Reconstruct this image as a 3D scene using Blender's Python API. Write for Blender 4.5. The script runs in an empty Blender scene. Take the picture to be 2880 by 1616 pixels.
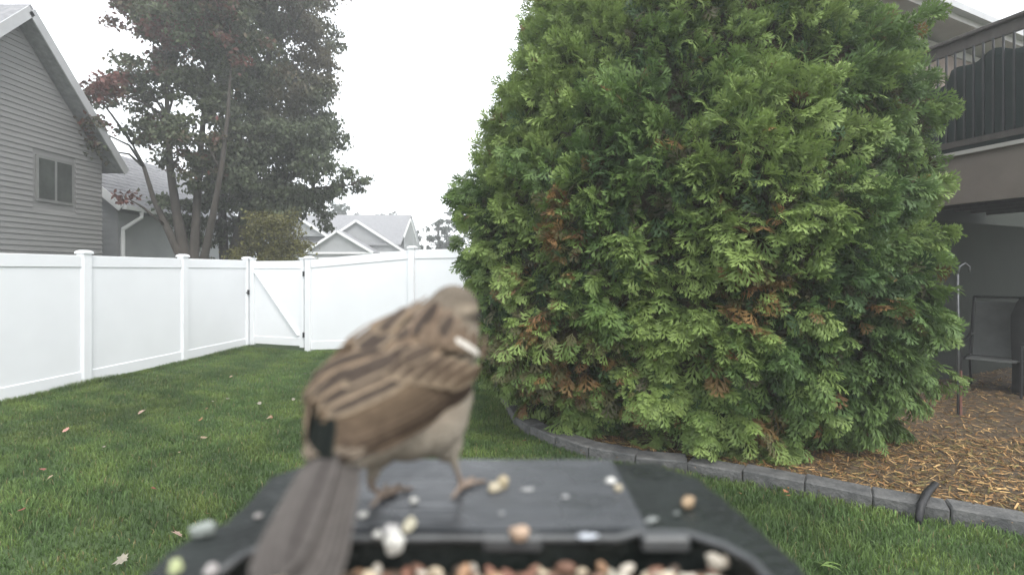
import bpy, bmesh, math, random
import numpy as np
from mathutils import Vector, Matrix

random.seed(7)
rng = np.random.default_rng(11)
scene = bpy.context.scene
COL = scene.collection
PI = math.pi

# ------------------------------------------------------------------ camera
CH = 1.62            # camera height
F = 1500.0           # focal length in pixels of the 2880 px wide frame
cam_d = bpy.data.cameras.new('camera')
cam = bpy.data.objects.new('camera', cam_d)
COL.objects.link(cam)
cam.location = (0, 0, CH)
cam.rotation_euler = (PI / 2, 0, 0)
cam_d.sensor_width = 36.0
cam_d.lens = 36.0 * F / 2880.0
cam_d.shift_y = -48.0 / 2880.0
cam_d.clip_start = 0.01
cam_d.clip_end = 2000
cam_d.dof.use_dof = True
cam_d.dof.focus_distance = 4.6
cam_d.dof.aperture_fstop = 4.8
scene.camera = cam

# ------------------------------------------------------------------ light
SUN_EL, SUN_AZ = math.radians(52), math.radians(154)
world = bpy.data.worlds.new('World')
scene.world = world
world.use_nodes = True
wn = world.node_tree
wn.nodes.clear()
w_out = wn.nodes.new('ShaderNodeOutputWorld')
w_bg = wn.nodes.new('ShaderNodeBackground')
w_sky = wn.nodes.new('ShaderNodeTexSky')
w_sky.sky_type = 'NISHITA'
w_sky.sun_disc = False
w_sky.sun_elevation = SUN_EL
w_sky.sun_rotation = SUN_AZ
w_sky.air_density = 1.0
w_sky.dust_density = 3.0
w_mix = wn.nodes.new('ShaderNodeMix')
w_mix.data_type = 'RGBA'
w_mix.inputs[0].default_value = 0.86
w_mix.inputs[7].default_value = (9.0, 9.3, 9.6, 1)     # even bright cloud layer
wn.links.new(w_sky.outputs[0], w_mix.inputs[6])
wn.links.new(w_mix.outputs[2], w_bg.inputs[0])
w_bg.inputs[1].default_value = 0.11
wn.links.new(w_bg.outputs[0], w_out.inputs[0])

sun_d = bpy.data.lights.new('sun', 'SUN')
sun_d.energy = 1.15
sun_d.angle = math.radians(28)
sun_d.color = (1.0, 0.97, 0.92)
sun = bpy.data.objects.new('sun', sun_d)
COL.objects.link(sun)
sun.location = (6, -7, 12)
_sd = Vector((math.sin(SUN_AZ) * math.cos(SUN_EL), math.cos(SUN_AZ) * math.cos(SUN_EL), math.sin(SUN_EL)))
sun.rotation_euler = _sd.to_track_quat('Z', 'Y').to_euler()

vs = scene.view_settings
vs.view_transform = 'Standard'
vs.look = 'None'
vs.exposure = 1.32
vs.gamma = 1.0
vs.use_curve_mapping = False
try:
    scene.cycles.use_denoising = True
    scene.cycles.max_bounces = 8
    scene.cycles.transparent_max_bounces = 8
    scene.cycles.volume_bounces = 0
except Exception:
    pass


# ------------------------------------------------------------------ helpers
def gpt(x, y, h=CH):
    """ground point seen at a photo pixel, h below the camera"""
    Y = h * F / (y - 760.0)
    return ((x - 1440.0) / F * Y, Y, CH - h)


def at(x, y, Y):
    return ((x - 1440.0) / F * Y, Y, CH - (y - 760.0) / F * Y)


def N(nt, kind, **kw):
    n = nt.nodes.new(kind)
    for k, v in kw.items():
        setattr(n, k, v)
    return n


def mat(name, col, rough=0.6, var=0.12, scale=6.0, bump=0.0, bscale=60.0, col2=None, attr=None,
        stretch=(1, 1, 1), spec=0.4, metal=0.0, transl=0.0, detail=5.0, coat=0.0, rvar=None):
    m = bpy.data.materials.new(name)
    m.use_nodes = True
    nt = m.node_tree
    nt.nodes.clear()
    out = N(nt, 'ShaderNodeOutputMaterial')
    bs = N(nt, 'ShaderNodeBsdfPrincipled')
    bs.inputs['Roughness'].default_value = rough
    bs.inputs['Specular IOR Level'].default_value = spec
    bs.inputs['Metallic'].default_value = metal
    if coat:
        bs.inputs['Coat Weight'].default_value = coat
        bs.inputs['Coat Roughness'].default_value = 0.2
    tc = N(nt, 'ShaderNodeTexCoord')
    mp = N(nt, 'ShaderNodeMapping')
    mp.inputs['Scale'].default_value = stretch
    nt.links.new(tc.outputs['Object'], mp.inputs[0])
    nz = N(nt, 'ShaderNodeTexNoise')
    nz.inputs['Scale'].default_value = scale
    nz.inputs['Detail'].default_value = detail
    nz.inputs['Roughness'].default_value = 0.6
    nt.links.new(mp.outputs[0], nz.inputs['Vector'])
    mx = N(nt, 'ShaderNodeMix', data_type='RGBA')
    if attr:
        at_ = N(nt, 'ShaderNodeAttribute', attribute_name=attr)
        m2 = N(nt, 'ShaderNodeMix', data_type='RGBA', blend_type='MULTIPLY')
        m2.inputs[0].default_value = 1.0
        mr = N(nt, 'ShaderNodeMapRange')
        mr.inputs[1].default_value = 0.3
        mr.inputs[2].default_value = 0.7
        mr.inputs[3].default_value = 1 - var
        mr.inputs[4].default_value = 1 + var
        nt.links.new(nz.outputs[0], mr.inputs[0])
        nt.links.new(at_.outputs[0], m2.inputs[6])
        nt.links.new(mr.outputs[0], m2.inputs[7])
        csock = m2.outputs[2]
    else:
        c2 = col2 if col2 else tuple(min(1, c * (1 + var)) for c in col)
        c1 = col if col2 else tuple(c * (1 - var) for c in col)
        mx.inputs[6].default_value = (*c1, 1)
        mx.inputs[7].default_value = (*c2, 1)
        mr = N(nt, 'ShaderNodeMapRange')
        mr.inputs[1].default_value = 0.32
        mr.inputs[2].default_value = 0.68
        nt.links.new(nz.outputs[0], mr.inputs[0])
        nt.links.new(mr.outputs[0], mx.inputs[0])
        csock = mx.outputs[2]
    nt.links.new(csock, bs.inputs['Base Color'])
    if rvar:
        rn = N(nt, 'ShaderNodeTexNoise')
        rn.inputs['Scale'].default_value = rvar[2]
        rn.inputs['Detail'].default_value = 6.0
        nt.links.new(tc.outputs['Object'], rn.inputs['Vector'])
        rr_ = N(nt, 'ShaderNodeMapRange')
        rr_.inputs[1].default_value = 0.40
        rr_.inputs[2].default_value = 0.60
        rr_.inputs[3].default_value = rvar[0]
        rr_.inputs[4].default_value = rvar[1]
        nt.links.new(rn.outputs[0], rr_.inputs[0])
        nt.links.new(rr_.outputs[0], bs.inputs['Roughness'])
    if bump:
        nb = N(nt, 'ShaderNodeTexNoise')
        nb.inputs['Scale'].default_value = bscale
        nb.inputs['Detail'].default_value = 4.0
        nt.links.new(mp.outputs[0], nb.inputs['Vector'])
        bp = N(nt, 'ShaderNodeBump')
        bp.inputs['Strength'].default_value = bump
        bp.inputs['Distance'].default_value = 0.02
        nt.links.new(nb.outputs[0], bp.inputs['Height'])
        nt.links.new(bp.outputs[0], bs.inputs['Normal'])
    if transl:
        tr = N(nt, 'ShaderNodeBsdfTranslucent')
        nt.links.new(csock, tr.inputs[0])
        ms = N(nt, 'ShaderNodeMixShader')
        ms.inputs[0].default_value = transl
        nt.links.new(bs.outputs[0], ms.inputs[1])
        nt.links.new(tr.outputs[0], ms.inputs[2])
        nt.links.new(ms.outputs[0], out.inputs[0])
    else:
        nt.links.new(bs.outputs[0], out.inputs[0])
    return m


def tag(o, label=None, cat=None, group=None, kind=None):
    if label:
        o['label'] = label
    if cat:
        o['category'] = cat
    if group:
        o['group'] = group
    if kind:
        o['kind'] = kind
    return o


def empty(name, loc, label=None, cat=None, group=None):
    o = bpy.data.objects.new(name, None)
    o.empty_display_size = 0.1
    COL.objects.link(o)
    o.location = loc
    return tag(o, label, cat, group)


def wloc(o):
    v = Vector((0, 0, 0))
    while o is not None:
        v += o.location
        o = o.parent
    return v


def link(name, me, m=None, parent=None, smooth=False):
    """mesh data are in world coordinates; a parent only shifts"""
    o = bpy.data.objects.new(name, me)
    COL.objects.link(o)
    if m is not None and not me.materials:
        me.materials.append(m)
    if parent is not None:
        o.parent = parent
        if parent.type == 'EMPTY':
            o.location = -wloc(parent)
    if smooth:
        me.polygons.foreach_set('use_smooth', [True] * len(me.polygons))
    return o


class MB:
    def __init__(self):
        self.v, self.f = [], []

    def poly(self, pts):
        b = len(self.v)
        self.v += [tuple(p) for p in pts]
        self.f.append(tuple(range(b, b + len(pts))))
        return self

    def hexa(self, p):
        """8 corners: bottom 0-3 counter-clockwise, top 4-7"""
        b = len(self.v)
        self.v += [tuple(q) for q in p]
        for f in ((3, 2, 1, 0), (4, 5, 6, 7), (0, 1, 5, 4), (1, 2, 6, 5), (2, 3, 7, 6), (3, 0, 4, 7)):
            self.f.append(tuple(b + i for i in f))
        return self

    def box(self, c, s, ax=None):
        """centre, full sizes, optional (ux,uy,uz) axes"""
        ux, uy, uz = ax if ax else (Vector((1, 0, 0)), Vector((0, 1, 0)), Vector((0, 0, 1)))
        c = Vector(c)
        a, b_, d = ux * s[0] / 2, uy * s[1] / 2, uz * s[2] / 2
        return self.hexa([c - a - b_ - d, c + a - b_ - d, c + a + b_ - d, c - a + b_ - d,
                          c - a - b_ + d, c + a - b_ + d, c + a + b_ + d, c - a + b_ + d])

    def beam(self, p, q, w, h, up=(0, 0, 1)):
        p, q = Vector(p), Vector(q)
        t = (q - p)
        L = t.length
        t.normalize()
        u = Vector(up)
        s = t.cross(u).normalized()
        u = s.cross(t).normalized()
        return self.box((p + q) / 2, (L, w, h), (t, -s, u))

    def tube(self, pts, rad, n=8, cap=True):
        pts = [Vector(p) for p in pts]
        b = len(self.v)
        m = len(pts)
        ref = Vector((0.13, 0.31, 0.94))
        prev = None
        for i, p in enumerate(pts):
            t = (pts[min(i + 1, m - 1)] - pts[max(i - 1, 0)]).normalized()
            if prev is None:
                s = t.cross(ref)
                if s.length < 1e-3:
                    s = t.cross(Vector((1, 0, 0)))
            else:
                s = prev - t * prev.dot(t)
            s.normalize()
            prev = s
            u = t.cross(s)
            r = rad[i] if hasattr(rad, '__len__') else rad
            for k in range(n):
                a = 2 * PI * k / n
                self.v.append(tuple(p + (s * math.cos(a) + u * math.sin(a)) * r))
        for i in range(m - 1):
            for k in range(n):
                k2 = (k + 1) % n
                self.f.append((b + i * n + k, b + i * n + k2, b + (i + 1) * n + k2, b + (i + 1) * n + k))
        if cap:
            self.f.append(tuple(b + k for k in reversed(range(n))))
            self.f.append(tuple(b + (m - 1) * n + k for k in range(n)))
        return self

    def prism(self, poly2, z0, z1, M=None):
        """closed polygon (ccw, x,y) extruded in z"""
        n = len(poly2)
        b = len(self.v)
        for z in (z0, z1):
            for x, y in poly2:
                p = Vector((x, y, z))
                self.v.append(tuple(M @ p if M else p))
        self.f.append(tuple(b + k for k in reversed(range(n))))
        self.f.append(tuple(b + n + k for k in range(n)))
        for k in range(n):
            k2 = (k + 1) % n
            self.f.append((b + k, b + k2, b + n + k2, b + n + k))
        return self

    def mesh(self, name):
        me = bpy.data.meshes.new(name)
        me.from_pydata(self.v, [], self.f)
        me.update()
        return me

    def build(self, name, m=None, parent=None, smooth=False, bevel=0.0):
        me = self.mesh(name)
        if bevel:
            bm = bmesh.new()
            bm.from_mesh(me)
            bmesh.ops.bevel(bm, geom=list(bm.edges), offset=bevel, segments=1, affect='EDGES', clamp_overlap=True)
            bm.to_mesh(me)
            bm.free()
        return link(name, me, m, parent, smooth)


def np_mesh(name, V, Fc, cols=None, smooth=False):
    """V (n,3), Fc (m,k) int array of triangles or quads; cols (n,3)"""
    V = np.asarray(V, np.float32)
    Fc = np.asarray(Fc, np.int32)
    me = bpy.data.meshes.new(name)
    me.vertices.add(len(V))
    me.vertices.foreach_set('co', V.ravel())
    k = Fc.shape[1]
    me.loops.add(Fc.size)
    me.loops.foreach_set('vertex_index', Fc.ravel())
    me.polygons.add(len(Fc))
    me.polygons.foreach_set('loop_start', np.arange(0, Fc.size, k, dtype=np.int32))
    try:
        me.polygons.foreach_set('loop_total', np.full(len(Fc), k, np.int32))
    except Exception:
        pass
    if cols is not None:
        a = me.color_attributes.new('tint', 'FLOAT_COLOR', 'POINT')
        c4 = np.ones((len(V), 4), np.float32)
        c4[:, :3] = cols
        a.data.foreach_set('color', c4.ravel())
    me.update(calc_edges=True)
    if smooth:
        me.polygons.foreach_set('use_smooth', np.ones(len(Fc), bool))
    return me


class SinNoise:
    def __init__(self, freq, n=10, seed=0):
        r = np.random.default_rng(seed)
        d = r.normal(size=(n, 3))
        d /= np.linalg.norm(d, axis=1)[:, None]
        self.k = d * freq * r.uniform(0.6, 1.6, n)[:, None] * 2 * PI
        self.p = r.uniform(0, 2 * PI, n)

    def __call__(self, P):
        return np.sin(np.asarray(P) @ self.k.T + self.p).sum(1) / math.sqrt(len(self.p) / 2)


def unit(a):
    return a / np.maximum(np.linalg.norm(a, axis=-1, keepdims=True), 1e-9)


def place(T, base, d, n, s):
    """template T (m,3) with y along d and z along n, scaled s, at base -> (k,m,3)"""
    n = unit(n - d * (n * d).sum(1, keepdims=True))
    x = np.cross(d, n)
    return (base[:, None, :] + s[:, None, None] * (T[None, :, 0:1] * x[:, None, :] + T[None, :, 1:2] * d[:, None, :]
                                                  + T[None, :, 2:3] * n[:, None, :]))


# ------------------------------------------------------------------ materials
M = {}
M['vinyl'] = mat('vinyl', (0.735, 0.75, 0.77), 0.42, 0.03, 1.3, bump=0.02, bscale=3)
M['grass_soil'] = mat('grass_soil', (0.040, 0.070, 0.022), 0.95, 0.3, 2.5, bump=0.6, bscale=90, col2=(0.06, 0.095, 0.032))
M['grass'] = mat('grass', (0.05, 0.1, 0.03), 0.6, 0.18, 1.6, attr='tint', transl=0.25, spec=0.25)
M['soil'] = mat('soil', (0.06, 0.045, 0.03), 0.95, 0.3, 9, bump=0.8, bscale=60, col2=(0.12, 0.085, 0.05))
M['chips'] = mat('chips', (0.2, 0.15, 0.1), 0.85, 0.25, 30, attr='tint', spec=0.2)
M['stone'] = mat('edging_stone', (0.055, 0.057, 0.058), 0.9, 0.3, 9, bump=0.6, bscale=45, col2=(0.125, 0.124, 0.12))
M['thuja'] = mat('thuja', (0.05, 0.1, 0.03), 0.55, 0.2, 25, attr='tint', transl=0.30, spec=0.3)
M['leaf'] = mat('leaf', (0.05, 0.1, 0.03), 0.55, 0.2, 12, attr='tint', transl=0.28, spec=0.3)
M['bark'] = mat('bark', (0.034, 0.029, 0.024), 0.9, 0.3, 9, bump=0.7, bscale=25, stretch=(1, 1, 0.25), col2=(0.065, 0.056, 0.047))
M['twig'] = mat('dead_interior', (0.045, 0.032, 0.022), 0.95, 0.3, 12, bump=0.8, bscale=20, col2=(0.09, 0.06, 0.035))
M['siding'] = mat('siding', (0.20, 0.197, 0.193), 0.6, 0.08, 2.2, bump=0.05, bscale=40, stretch=(0.4, 0.4, 3))
M['siding2'] = mat('wing_siding', (0.28, 0.285, 0.29), 0.6, 0.07, 2.0, bump=0.05, bscale=40)
M['shingle'] = mat('shingle', (0.17, 0.17, 0.18), 0.85, 0.25, 8, bump=0.5, bscale=35, col2=(0.27, 0.27, 0.28))
M['trim'] = mat('white_trim', (0.72, 0.72, 0.72), 0.5, 0.05, 3)
M['trim_grey'] = mat('grey_trim', (0.42, 0.42, 0.43), 0.5, 0.08, 3)
M['win_frame'] = mat('window_frame', (.16, .16, .155), .5, .1, 4)
M['glass'] = mat('window_glass', (0.05, 0.055, 0.05), 0.12, 0.4, 3.5, spec=0.6)
M['dark'] = mat('dark_opening', (0.03, 0.03, 0.032), 0.6, 0.3, 3)
M['iron'] = mat('black_iron', (0.02, 0.02, 0.021), 0.45, 0.2, 20)
M['deckrail'] = mat('rail_wood', (0.060, 0.052, 0.046), 0.6, 0.25, 5, bump=0.15, bscale=40, stretch=(3, 3, 1))
M['fabric'] = mat('shade_cloth', (0.006, 0.017, 0.015), 0.85, 0.2, 6, bump=0.3, bscale=240)
M['beam'] = mat('tan_beam', (0.150, 0.126, 0.108), 0.6, 0.1, 3, bump=0.1, bscale=30)
M['brown_wall'] = mat('brown_wall', (0.17, 0.125, 0.10), 0.8, 0.25, 6, bump=0.4, bscale=18, col2=(0.24, 0.19, 0.16))
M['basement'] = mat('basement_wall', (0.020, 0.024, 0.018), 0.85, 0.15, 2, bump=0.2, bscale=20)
M['soffit'] = mat('soffit', (0.34, 0.32, 0.30), 0.6, 0.08, 3)
M['tray'] = mat('tray_plastic', (0.012, 0.015, 0.014), 0.5, 0.35, 35, bump=0.25, bscale=240, spec=0.26, rvar=(.22, .6, 40))
M['panel'] = mat('wet_panel', (0.036, 0.039, 0.043), 0.33, 0.25, 14, bump=0.16, bscale=55, stretch=(0.4, 6, 1), spec=0.6, rvar=(.14, .42, 28))
M['nut'] = mat('nut', (0.62, 0.50, 0.34), 0.6, 0.15, 160, attr='tint', bump=0.3, bscale=500)
M['feather'] = mat('feather', (0.2, 0.15, 0.1), 0.85, 0.18, 260, attr='tint', spec=0.08, bump=0.25, bscale=900)
M['plumage'] = mat('plumage', (0.2, 0.15, 0.1), 0.85, 0.16, 220, attr='tint', spec=0.15, bump=0.4, bscale=700)
M['eye'] = mat('eye', (0.008, 0.006, 0.005), 0.08, 0.1, 5, spec=0.7)
M['beak'] = mat('beak', (0.16, 0.12, 0.08), 0.4, 0.15, 90)
M['fallen'] = mat('fallen_leaf', (0.4, 0.3, 0.2), 0.7, 0.15, 60, attr='tint', transl=0.1)
M['pipe'] = mat('black_pipe', (0.016, 0.016, 0.017), 0.5, 0.3, 30, bump=0.2, bscale=80)
M['galv'] = mat('galvanised', (0.13, 0.135, 0.14), 0.55, 0.15, 20, metal=0.6)
M['sling'] = mat('grey_sling', (0.14, 0.145, 0.14), 0.8, 0.12, 6, bump=0.2, bscale=200)
M['cover'] = mat('grill_cover', (0.022, 0.022, 0.022), 0.7, 0.25, 5, bump=0.4, bscale=9)
M['ground'] = mat('ground', (0.035, 0.065, 0.018), 0.95, 0.3, 0.4, col2=(0.06, 0.09, 0.03))


def g(x, y):
    """terrain: the lawn rises a little towards the fence behind the bush"""
    a = min(1, max(0, (x + 4.3) / 2.6))
    b = min(1, max(0, (y - 8.0) / 2.4))
    a, b = a * a * (3 - 2 * a), b * b * (3 - 2 * b)
    return 0.18 * a * b


def g_np(x, y):
    a = np.clip((x + 4.3) / 2.6, 0, 1)
    b = np.clip((y - 8.0) / 2.4, 0, 1)
    return 0.18 * a * a * (3 - 2 * a) * b * b * (3 - 2 * b)


# ------------------------------------------------------------------ setting: ground and lawn
gm = MB().poly([(-600, -300, -0.03), (600, -300, -0.03), (600, 1200, -0.03), (-600, 1200, -0.03)])
tag(gm.build('ground', M['ground']), kind='structure')

xs = np.linspace(-7.5, 9.0, 90)
ys = np.linspace(-2.0, 13.0, 80)
XX, YY = np.meshgrid(xs, ys)
ZZ = g_np(XX, YY) - 0.014
V = np.stack([XX, YY, ZZ], -1).reshape(-1, 3)
ii = np.arange(90 * 80).reshape(80, 90)
Q = np.stack([ii[:-1, :-1], ii[:-1, 1:], ii[1:, 1:], ii[1:, :-1]], -1).reshape(-1, 4)
lawn = link('lawn', np_mesh('lawn', V, Q, smooth=True), M['grass_soil'])
tag(lawn, kind='structure')

# edging curve on the ground (photo pixels -> ground)
EDGE_PX = [(1410, 1120), (1424, 1150), (1450, 1190), (1500, 1225), (1570, 1256), (1660, 1288), (1760, 1306), (1880, 1317), (1990, 1332),
           (2150, 1368), (2310, 1398), (2460, 1425), (2610, 1452), (2760, 1478), (2900, 1503)]
edge = [Vector(gpt(x, y)) for x, y in EDGE_PX]
edge = [Vector((0.55, 9.2, 0)), Vector((0.05, 8.4, 0)), Vector((-0.2, 7.5, 0))] + edge + [Vector((3.7, 3.0, 0)), Vector((4.6, 2.5, 0)), Vector((5.8, 2.0, 0))]


def resample(pts, step):
    d = [0]
    for a, b in zip(pts, pts[1:]):
        d.append(d[-1] + (b - a).length)
    n = int(d[-1] / step)
    out = []
    for i in range(n + 1):
        s = d[-1] * i / n
        k = max(j for j in range(len(d)) if d[j] <= s + 1e-9)
        k = min(k, len(pts) - 2)
        t = (s - d[k]) / (d[k + 1] - d[k])
        p0, p1, p2, p3 = pts[max(k - 1, 0)], pts[k], pts[k + 1], pts[min(k + 2, len(pts) - 1)]
        out.append(0.5 * ((2 * p1) + (p2 - p0) * t + (2 * p0 - 5 * p1 + 4 * p2 - p3) * t * t + (3 * p1 - p0 - 3 * p2 + p3) * t ** 3))
    return out


ecurve = resample(edge, 0.41)
EC = np.array([(p.x, p.y) for p in ecurve])


def inside_bed(x, y):
    """True on the planting-bed side of the edging"""
    x, y = np.atleast_1d(x), np.atleast_1d(y)
    P = np.vstack([EC, [[9, 2], [9, 9.2]]])
    r = np.zeros(len(x), bool)
    j = len(P) - 1
    for i in range(len(P)):
        c = ((P[i, 1] > y) != (P[j, 1] > y)) & (x < (P[j, 0] - P[i, 0]) * (y - P[i, 1]) / (P[j, 1] - P[i, 1] + 1e-12) + P[i, 0])
        r ^= c
        j = i
    return r


bed = MB().prism([(p.x + 0.02, p.y + 0.02) for p in ecurve] + [(9, 2), (9, 9.2)], -0.02, 0.035)
tag(bed.build('mulch_bed', M['soil']), kind='structure')

# each edging stone a piece of one border
border = empty('stone_edging', (0.5, 4.8, 0), 'curved grey stone edging bordering the lawn around the arborvitae', 'edging')
for i in range(len(ecurve) - 1):
    p, q = ecurve[i], ecurve[i + 1]
    t = (q - p).normalized()
    s = Vector((-t.y, t.x, 0))
    L = (q - p).length - 0.005
    c = (p + q) / 2 + s * 0.012 * random.uniform(-1, 1) + s * 0.075
    h = 0.085 + random.uniform(-0.01, 0.012)
    tz = Vector((random.uniform(-.03, .03), random.uniform(-.03, .03), 1)).normalized()
    tt = (t + Vector((random.uniform(-.04, .04), random.uniform(-.04, .04), 0))).normalized()
    ss = tz.cross(tt).normalized()
    tt = ss.cross(tz)
    mb = MB().box((c.x, c.y, g(c.x, c.y) + h / 2 - 0.015), (L, 0.185, h + 0.03), (tt, ss, tz))
    mb.build('edging_stone', M['stone'], border, bevel=0.010)

# grass blades (stuff)
def blades(x, y, hmin, hmax, wid, name):
    n = len(x)
    z = g_np(x, y) - 0.012
    a = rng.uniform(0, 2 * PI, n)
    lean = rng.uniform(0.1, 0.75, n)
    la = rng.uniform(0, 2 * PI, n)
    h = rng.uniform(hmin, hmax, n) * np.clip(1 + .18 * SinNoise(1.1, 9, 77)(np.stack([x, y, 0 * x], 1)), .72, 1.5)
    w = wid * rng.uniform(0.7, 1.3, n)
    B = np.stack([x, y, z], 1)
    W = np.stack([np.cos(a), np.sin(a), 0 * a], 1) * w[:, None] / 2
    Ld = np.stack([np.cos(la), np.sin(la), 0 * la], 1) * (lean * h)[:, None]
    U = np.zeros((n, 3)); U[:, 2] = h
    v = np.stack([B - W, B + W, B + W * .8 + Ld * .35 + U * .6, B - W * .8 + Ld * .35 + U * .6, B + Ld + U * (1 - lean * .35)[:, None]], 1)
    b = (np.arange(n) * 5)[:, None]
    f = np.concatenate([b + np.array([[0, 1, 2]]), b + np.array([[0, 2, 3]]), b + np.array([[3, 2, 4]])], 0)
    nz = SinNoise(0.35, 8, 3)(B)
    nz2 = SinNoise(1.7, 8, 5)(B)
    r = rng.uniform(0, 1, n)
    c = np.array([[0.088, 0.150, 0.047]]) * np.clip(1 + 0.10 * nz + 0.11 * nz2, .7, 1.4)[:, None]
    c = c * rng.uniform(0.7, 1.3, n)[:, None]
    yel = np.clip(0.25 + 0.3 * nz2, 0, 1)[:, None] * np.array([[0.045, 0.03, -0.002]])
    c = c + yel
    dry = r > 0.965
    c[dry] = np.array([0.22, 0.19, 0.09]) * rng.uniform(.6, 1.2, dry.sum())[:, None]
    c = np.clip(c, 0.008, 1)
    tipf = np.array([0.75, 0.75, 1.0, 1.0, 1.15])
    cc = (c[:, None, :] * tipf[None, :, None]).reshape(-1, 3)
    return np_mesh(name, v.reshape(-1, 3), f, cc)


def scatter(n, x0, x1, y0, y1):
    return rng.uniform(x0, x1, n), rng.uniform(y0, y1, n)


# fence geometry first needed for clipping the lawn
FA, FB = Vector((-6.55, 4.25, 0)), Vector((-5.60, 11.27, 0))


def left_of_fence(x, y):
    return x < FA.x + (FB.x - FA.x) * (y - FA.y) / (FB.y - FA.y) + 0.05


def behind_back(x, y):
    return y > 11.27 + (x + 5.6) * (-0.345) - 0.03


gx, gy = [], []
for (n, x0, x1, y0, y1) in ((16000, -5.0, 5.5, 0.5, 2.3), (62000, -6.5, 5.0, 2.3, 4.6), (62000, -6.6, 2.0, 4.6, 7.2), (40000, -6.4, 1.5, 7.2, 11.3)):
    x, y = scatter(n * 2, x0, x1, y0, y1)
    # keep to where the lens can see
    ok = (np.abs(x) < y * 1.15 + 2.2) & ~inside_bed(x, y) & ~left_of_fence(x, y) & ~behind_back(x, y)
    gx.append(x[ok]); gy.append(y[ok])
x, y = np.concatenate(gx), np.concatenate(gy)
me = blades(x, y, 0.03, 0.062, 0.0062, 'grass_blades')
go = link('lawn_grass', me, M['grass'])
tag(go, 'short mown green grass covering the lawn', 'grass', kind='stuff')
# longer unmown grass along the fence foot
tt_ = rng.uniform(0.0, 1, 9000)
px_ = FA.x + (FB.x - FA.x) * tt_ + 0.07 + np.abs(rng.normal(0, .05, 9000))
py_ = FA.y + (FB.y - FA.y) * tt_
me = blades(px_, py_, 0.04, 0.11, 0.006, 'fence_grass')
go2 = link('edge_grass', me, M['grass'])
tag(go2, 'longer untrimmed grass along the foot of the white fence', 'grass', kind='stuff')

# wood chips on the bed (stuff)
x, y = scatter(120000, -0.4, 8.0, 2.4, 9.0)
ok = inside_bed(x, y) & (np.abs(x) < y * 1.1) & ((y < 5.0) | (rng.uniform(0, 1, len(x)) < .35))
x, y = x[ok], y[ok]
n = len(x)
T = np.array([(-.5, -.5, 0), (.5, -.5, 0), (.35, .5, 0.25), (-.4, .45, 0.1)]) * np.array([.0065, .050, .008])
d = unit(np.stack([rng.normal(size=n), rng.normal(size=n), rng.normal(size=n) * .22], 1))
nn = unit(np.stack([rng.normal(size=n) * .4, rng.normal(size=n) * .4, np.ones(n)], 1))
P = np.stack([x, y, 0.042 + np.abs(rng.normal(0, .008, n))], 1)
Vv = place(T, P, d, nn, (.35 + 1.5 * rng.uniform(0, 1, n) ** 1.8)).reshape(-1, 3)
Fq = (np.arange(n) * 4)[:, None] + np.arange(4)[None, :]
base = np.array([[.31, .18, .075], [.20, .11, .045], [.44, .29, .13], [.12, .075, .036], [.17, .14, .055]])
c = base[rng.integers(0, 5, n)] * rng.uniform(.7, 1.25, n)[:, None]
me = np_mesh('wood_chips', Vv, Fq, np.repeat(c, 4, 0))
tag(link('wood_chip_mulch', me, M['chips']), 'loose tan wood chip mulch covering the planting bed', 'mulch', kind='stuff')

# ------------------------------------------------------------------ white vinyl fence
UP = Vector((0, 0, 1))


def post(p, parent, h=1.86, w=0.127):
    o = MB().box((p.x, p.y, p.z + h / 2 - 0.02), (w, w, h + 0.04), (FT, FS, UP)).build('post', M['vinyl'], parent, bevel=0.006)
    mb = MB()
    c = Vector((p.x, p.y, p.z + h))
    a = w / 2 + 0.014
    b1 = [c + FT * (sx * a) + FS * (sy * a) for sx, sy in ((-1, -1), (1, -1), (1, 1), (-1, 1))]
    t1 = [q + UP * 0.030 for q in b1]
    t2 = [c + FT * (sx * a * .55) + FS * (sy * a * .55) + UP * 0.052 for sx, sy in ((-1, -1), (1, -1), (1, 1), (-1, 1))]
    mb.hexa(b1 + t1)
    mb.hexa([q + UP * 0.0005 for q in t1] + t2)
    cap = mb.mesh('cap')
    co = link('cap', cap, M['vinyl'], o)
    return o


def section(p, q, parent, h=1.83):
    """rails and sheet between two posts (p, q on the ground, may differ in height)"""
    t = (q - p).normalized()
    s = Vector((-t.y, t.x, 0)).normalized()
    a, b = p + t * 0.062, q - t * 0.062
    MB().beam(a + UP * (h - 0.0825), b + UP * (h - 0.0825), 0.050, 0.165).build('top_rail', M['vinyl'], parent, bevel=0.005)
    MB().beam(a + UP * 0.105, b + UP * 0.105, 0.050, 0.17).build('bottom_rail', M['vinyl'], parent, bevel=0.005)
    pts = [a - s * .011, b - s * .011, b + s * .011, a + s * .011]
    MB().hexa([v + UP * .185 for v in pts] + [v + UP * (h - .160) for v in pts]).build('panel', M['vinyl'], parent)


fence_l = empty('vinyl_fence', (-6.2, 7.0, 0), 'white vinyl privacy fence running from the left edge to the gate', 'fence')
FT = (FB - FA).normalized()
FS = Vector((-FT.y, FT.x, 0))
Lf = (FB - FA).length
# post spots from the photo: 7.55, 9.45 and the end post, and two more towards the camera
ys_post = [4.25, 5.75, 7.60, 9.47, 11.27]
pl = [FA + (FB - FA) * ((yy - FA.y) / (FB.y - FA.y)) for yy in ys_post]
for i, p in enumerate(pl):
    post(p, fence_l, 1.855)
for a, b in zip(pl, pl[1:]):
    section(a, b, fence_l)

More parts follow.
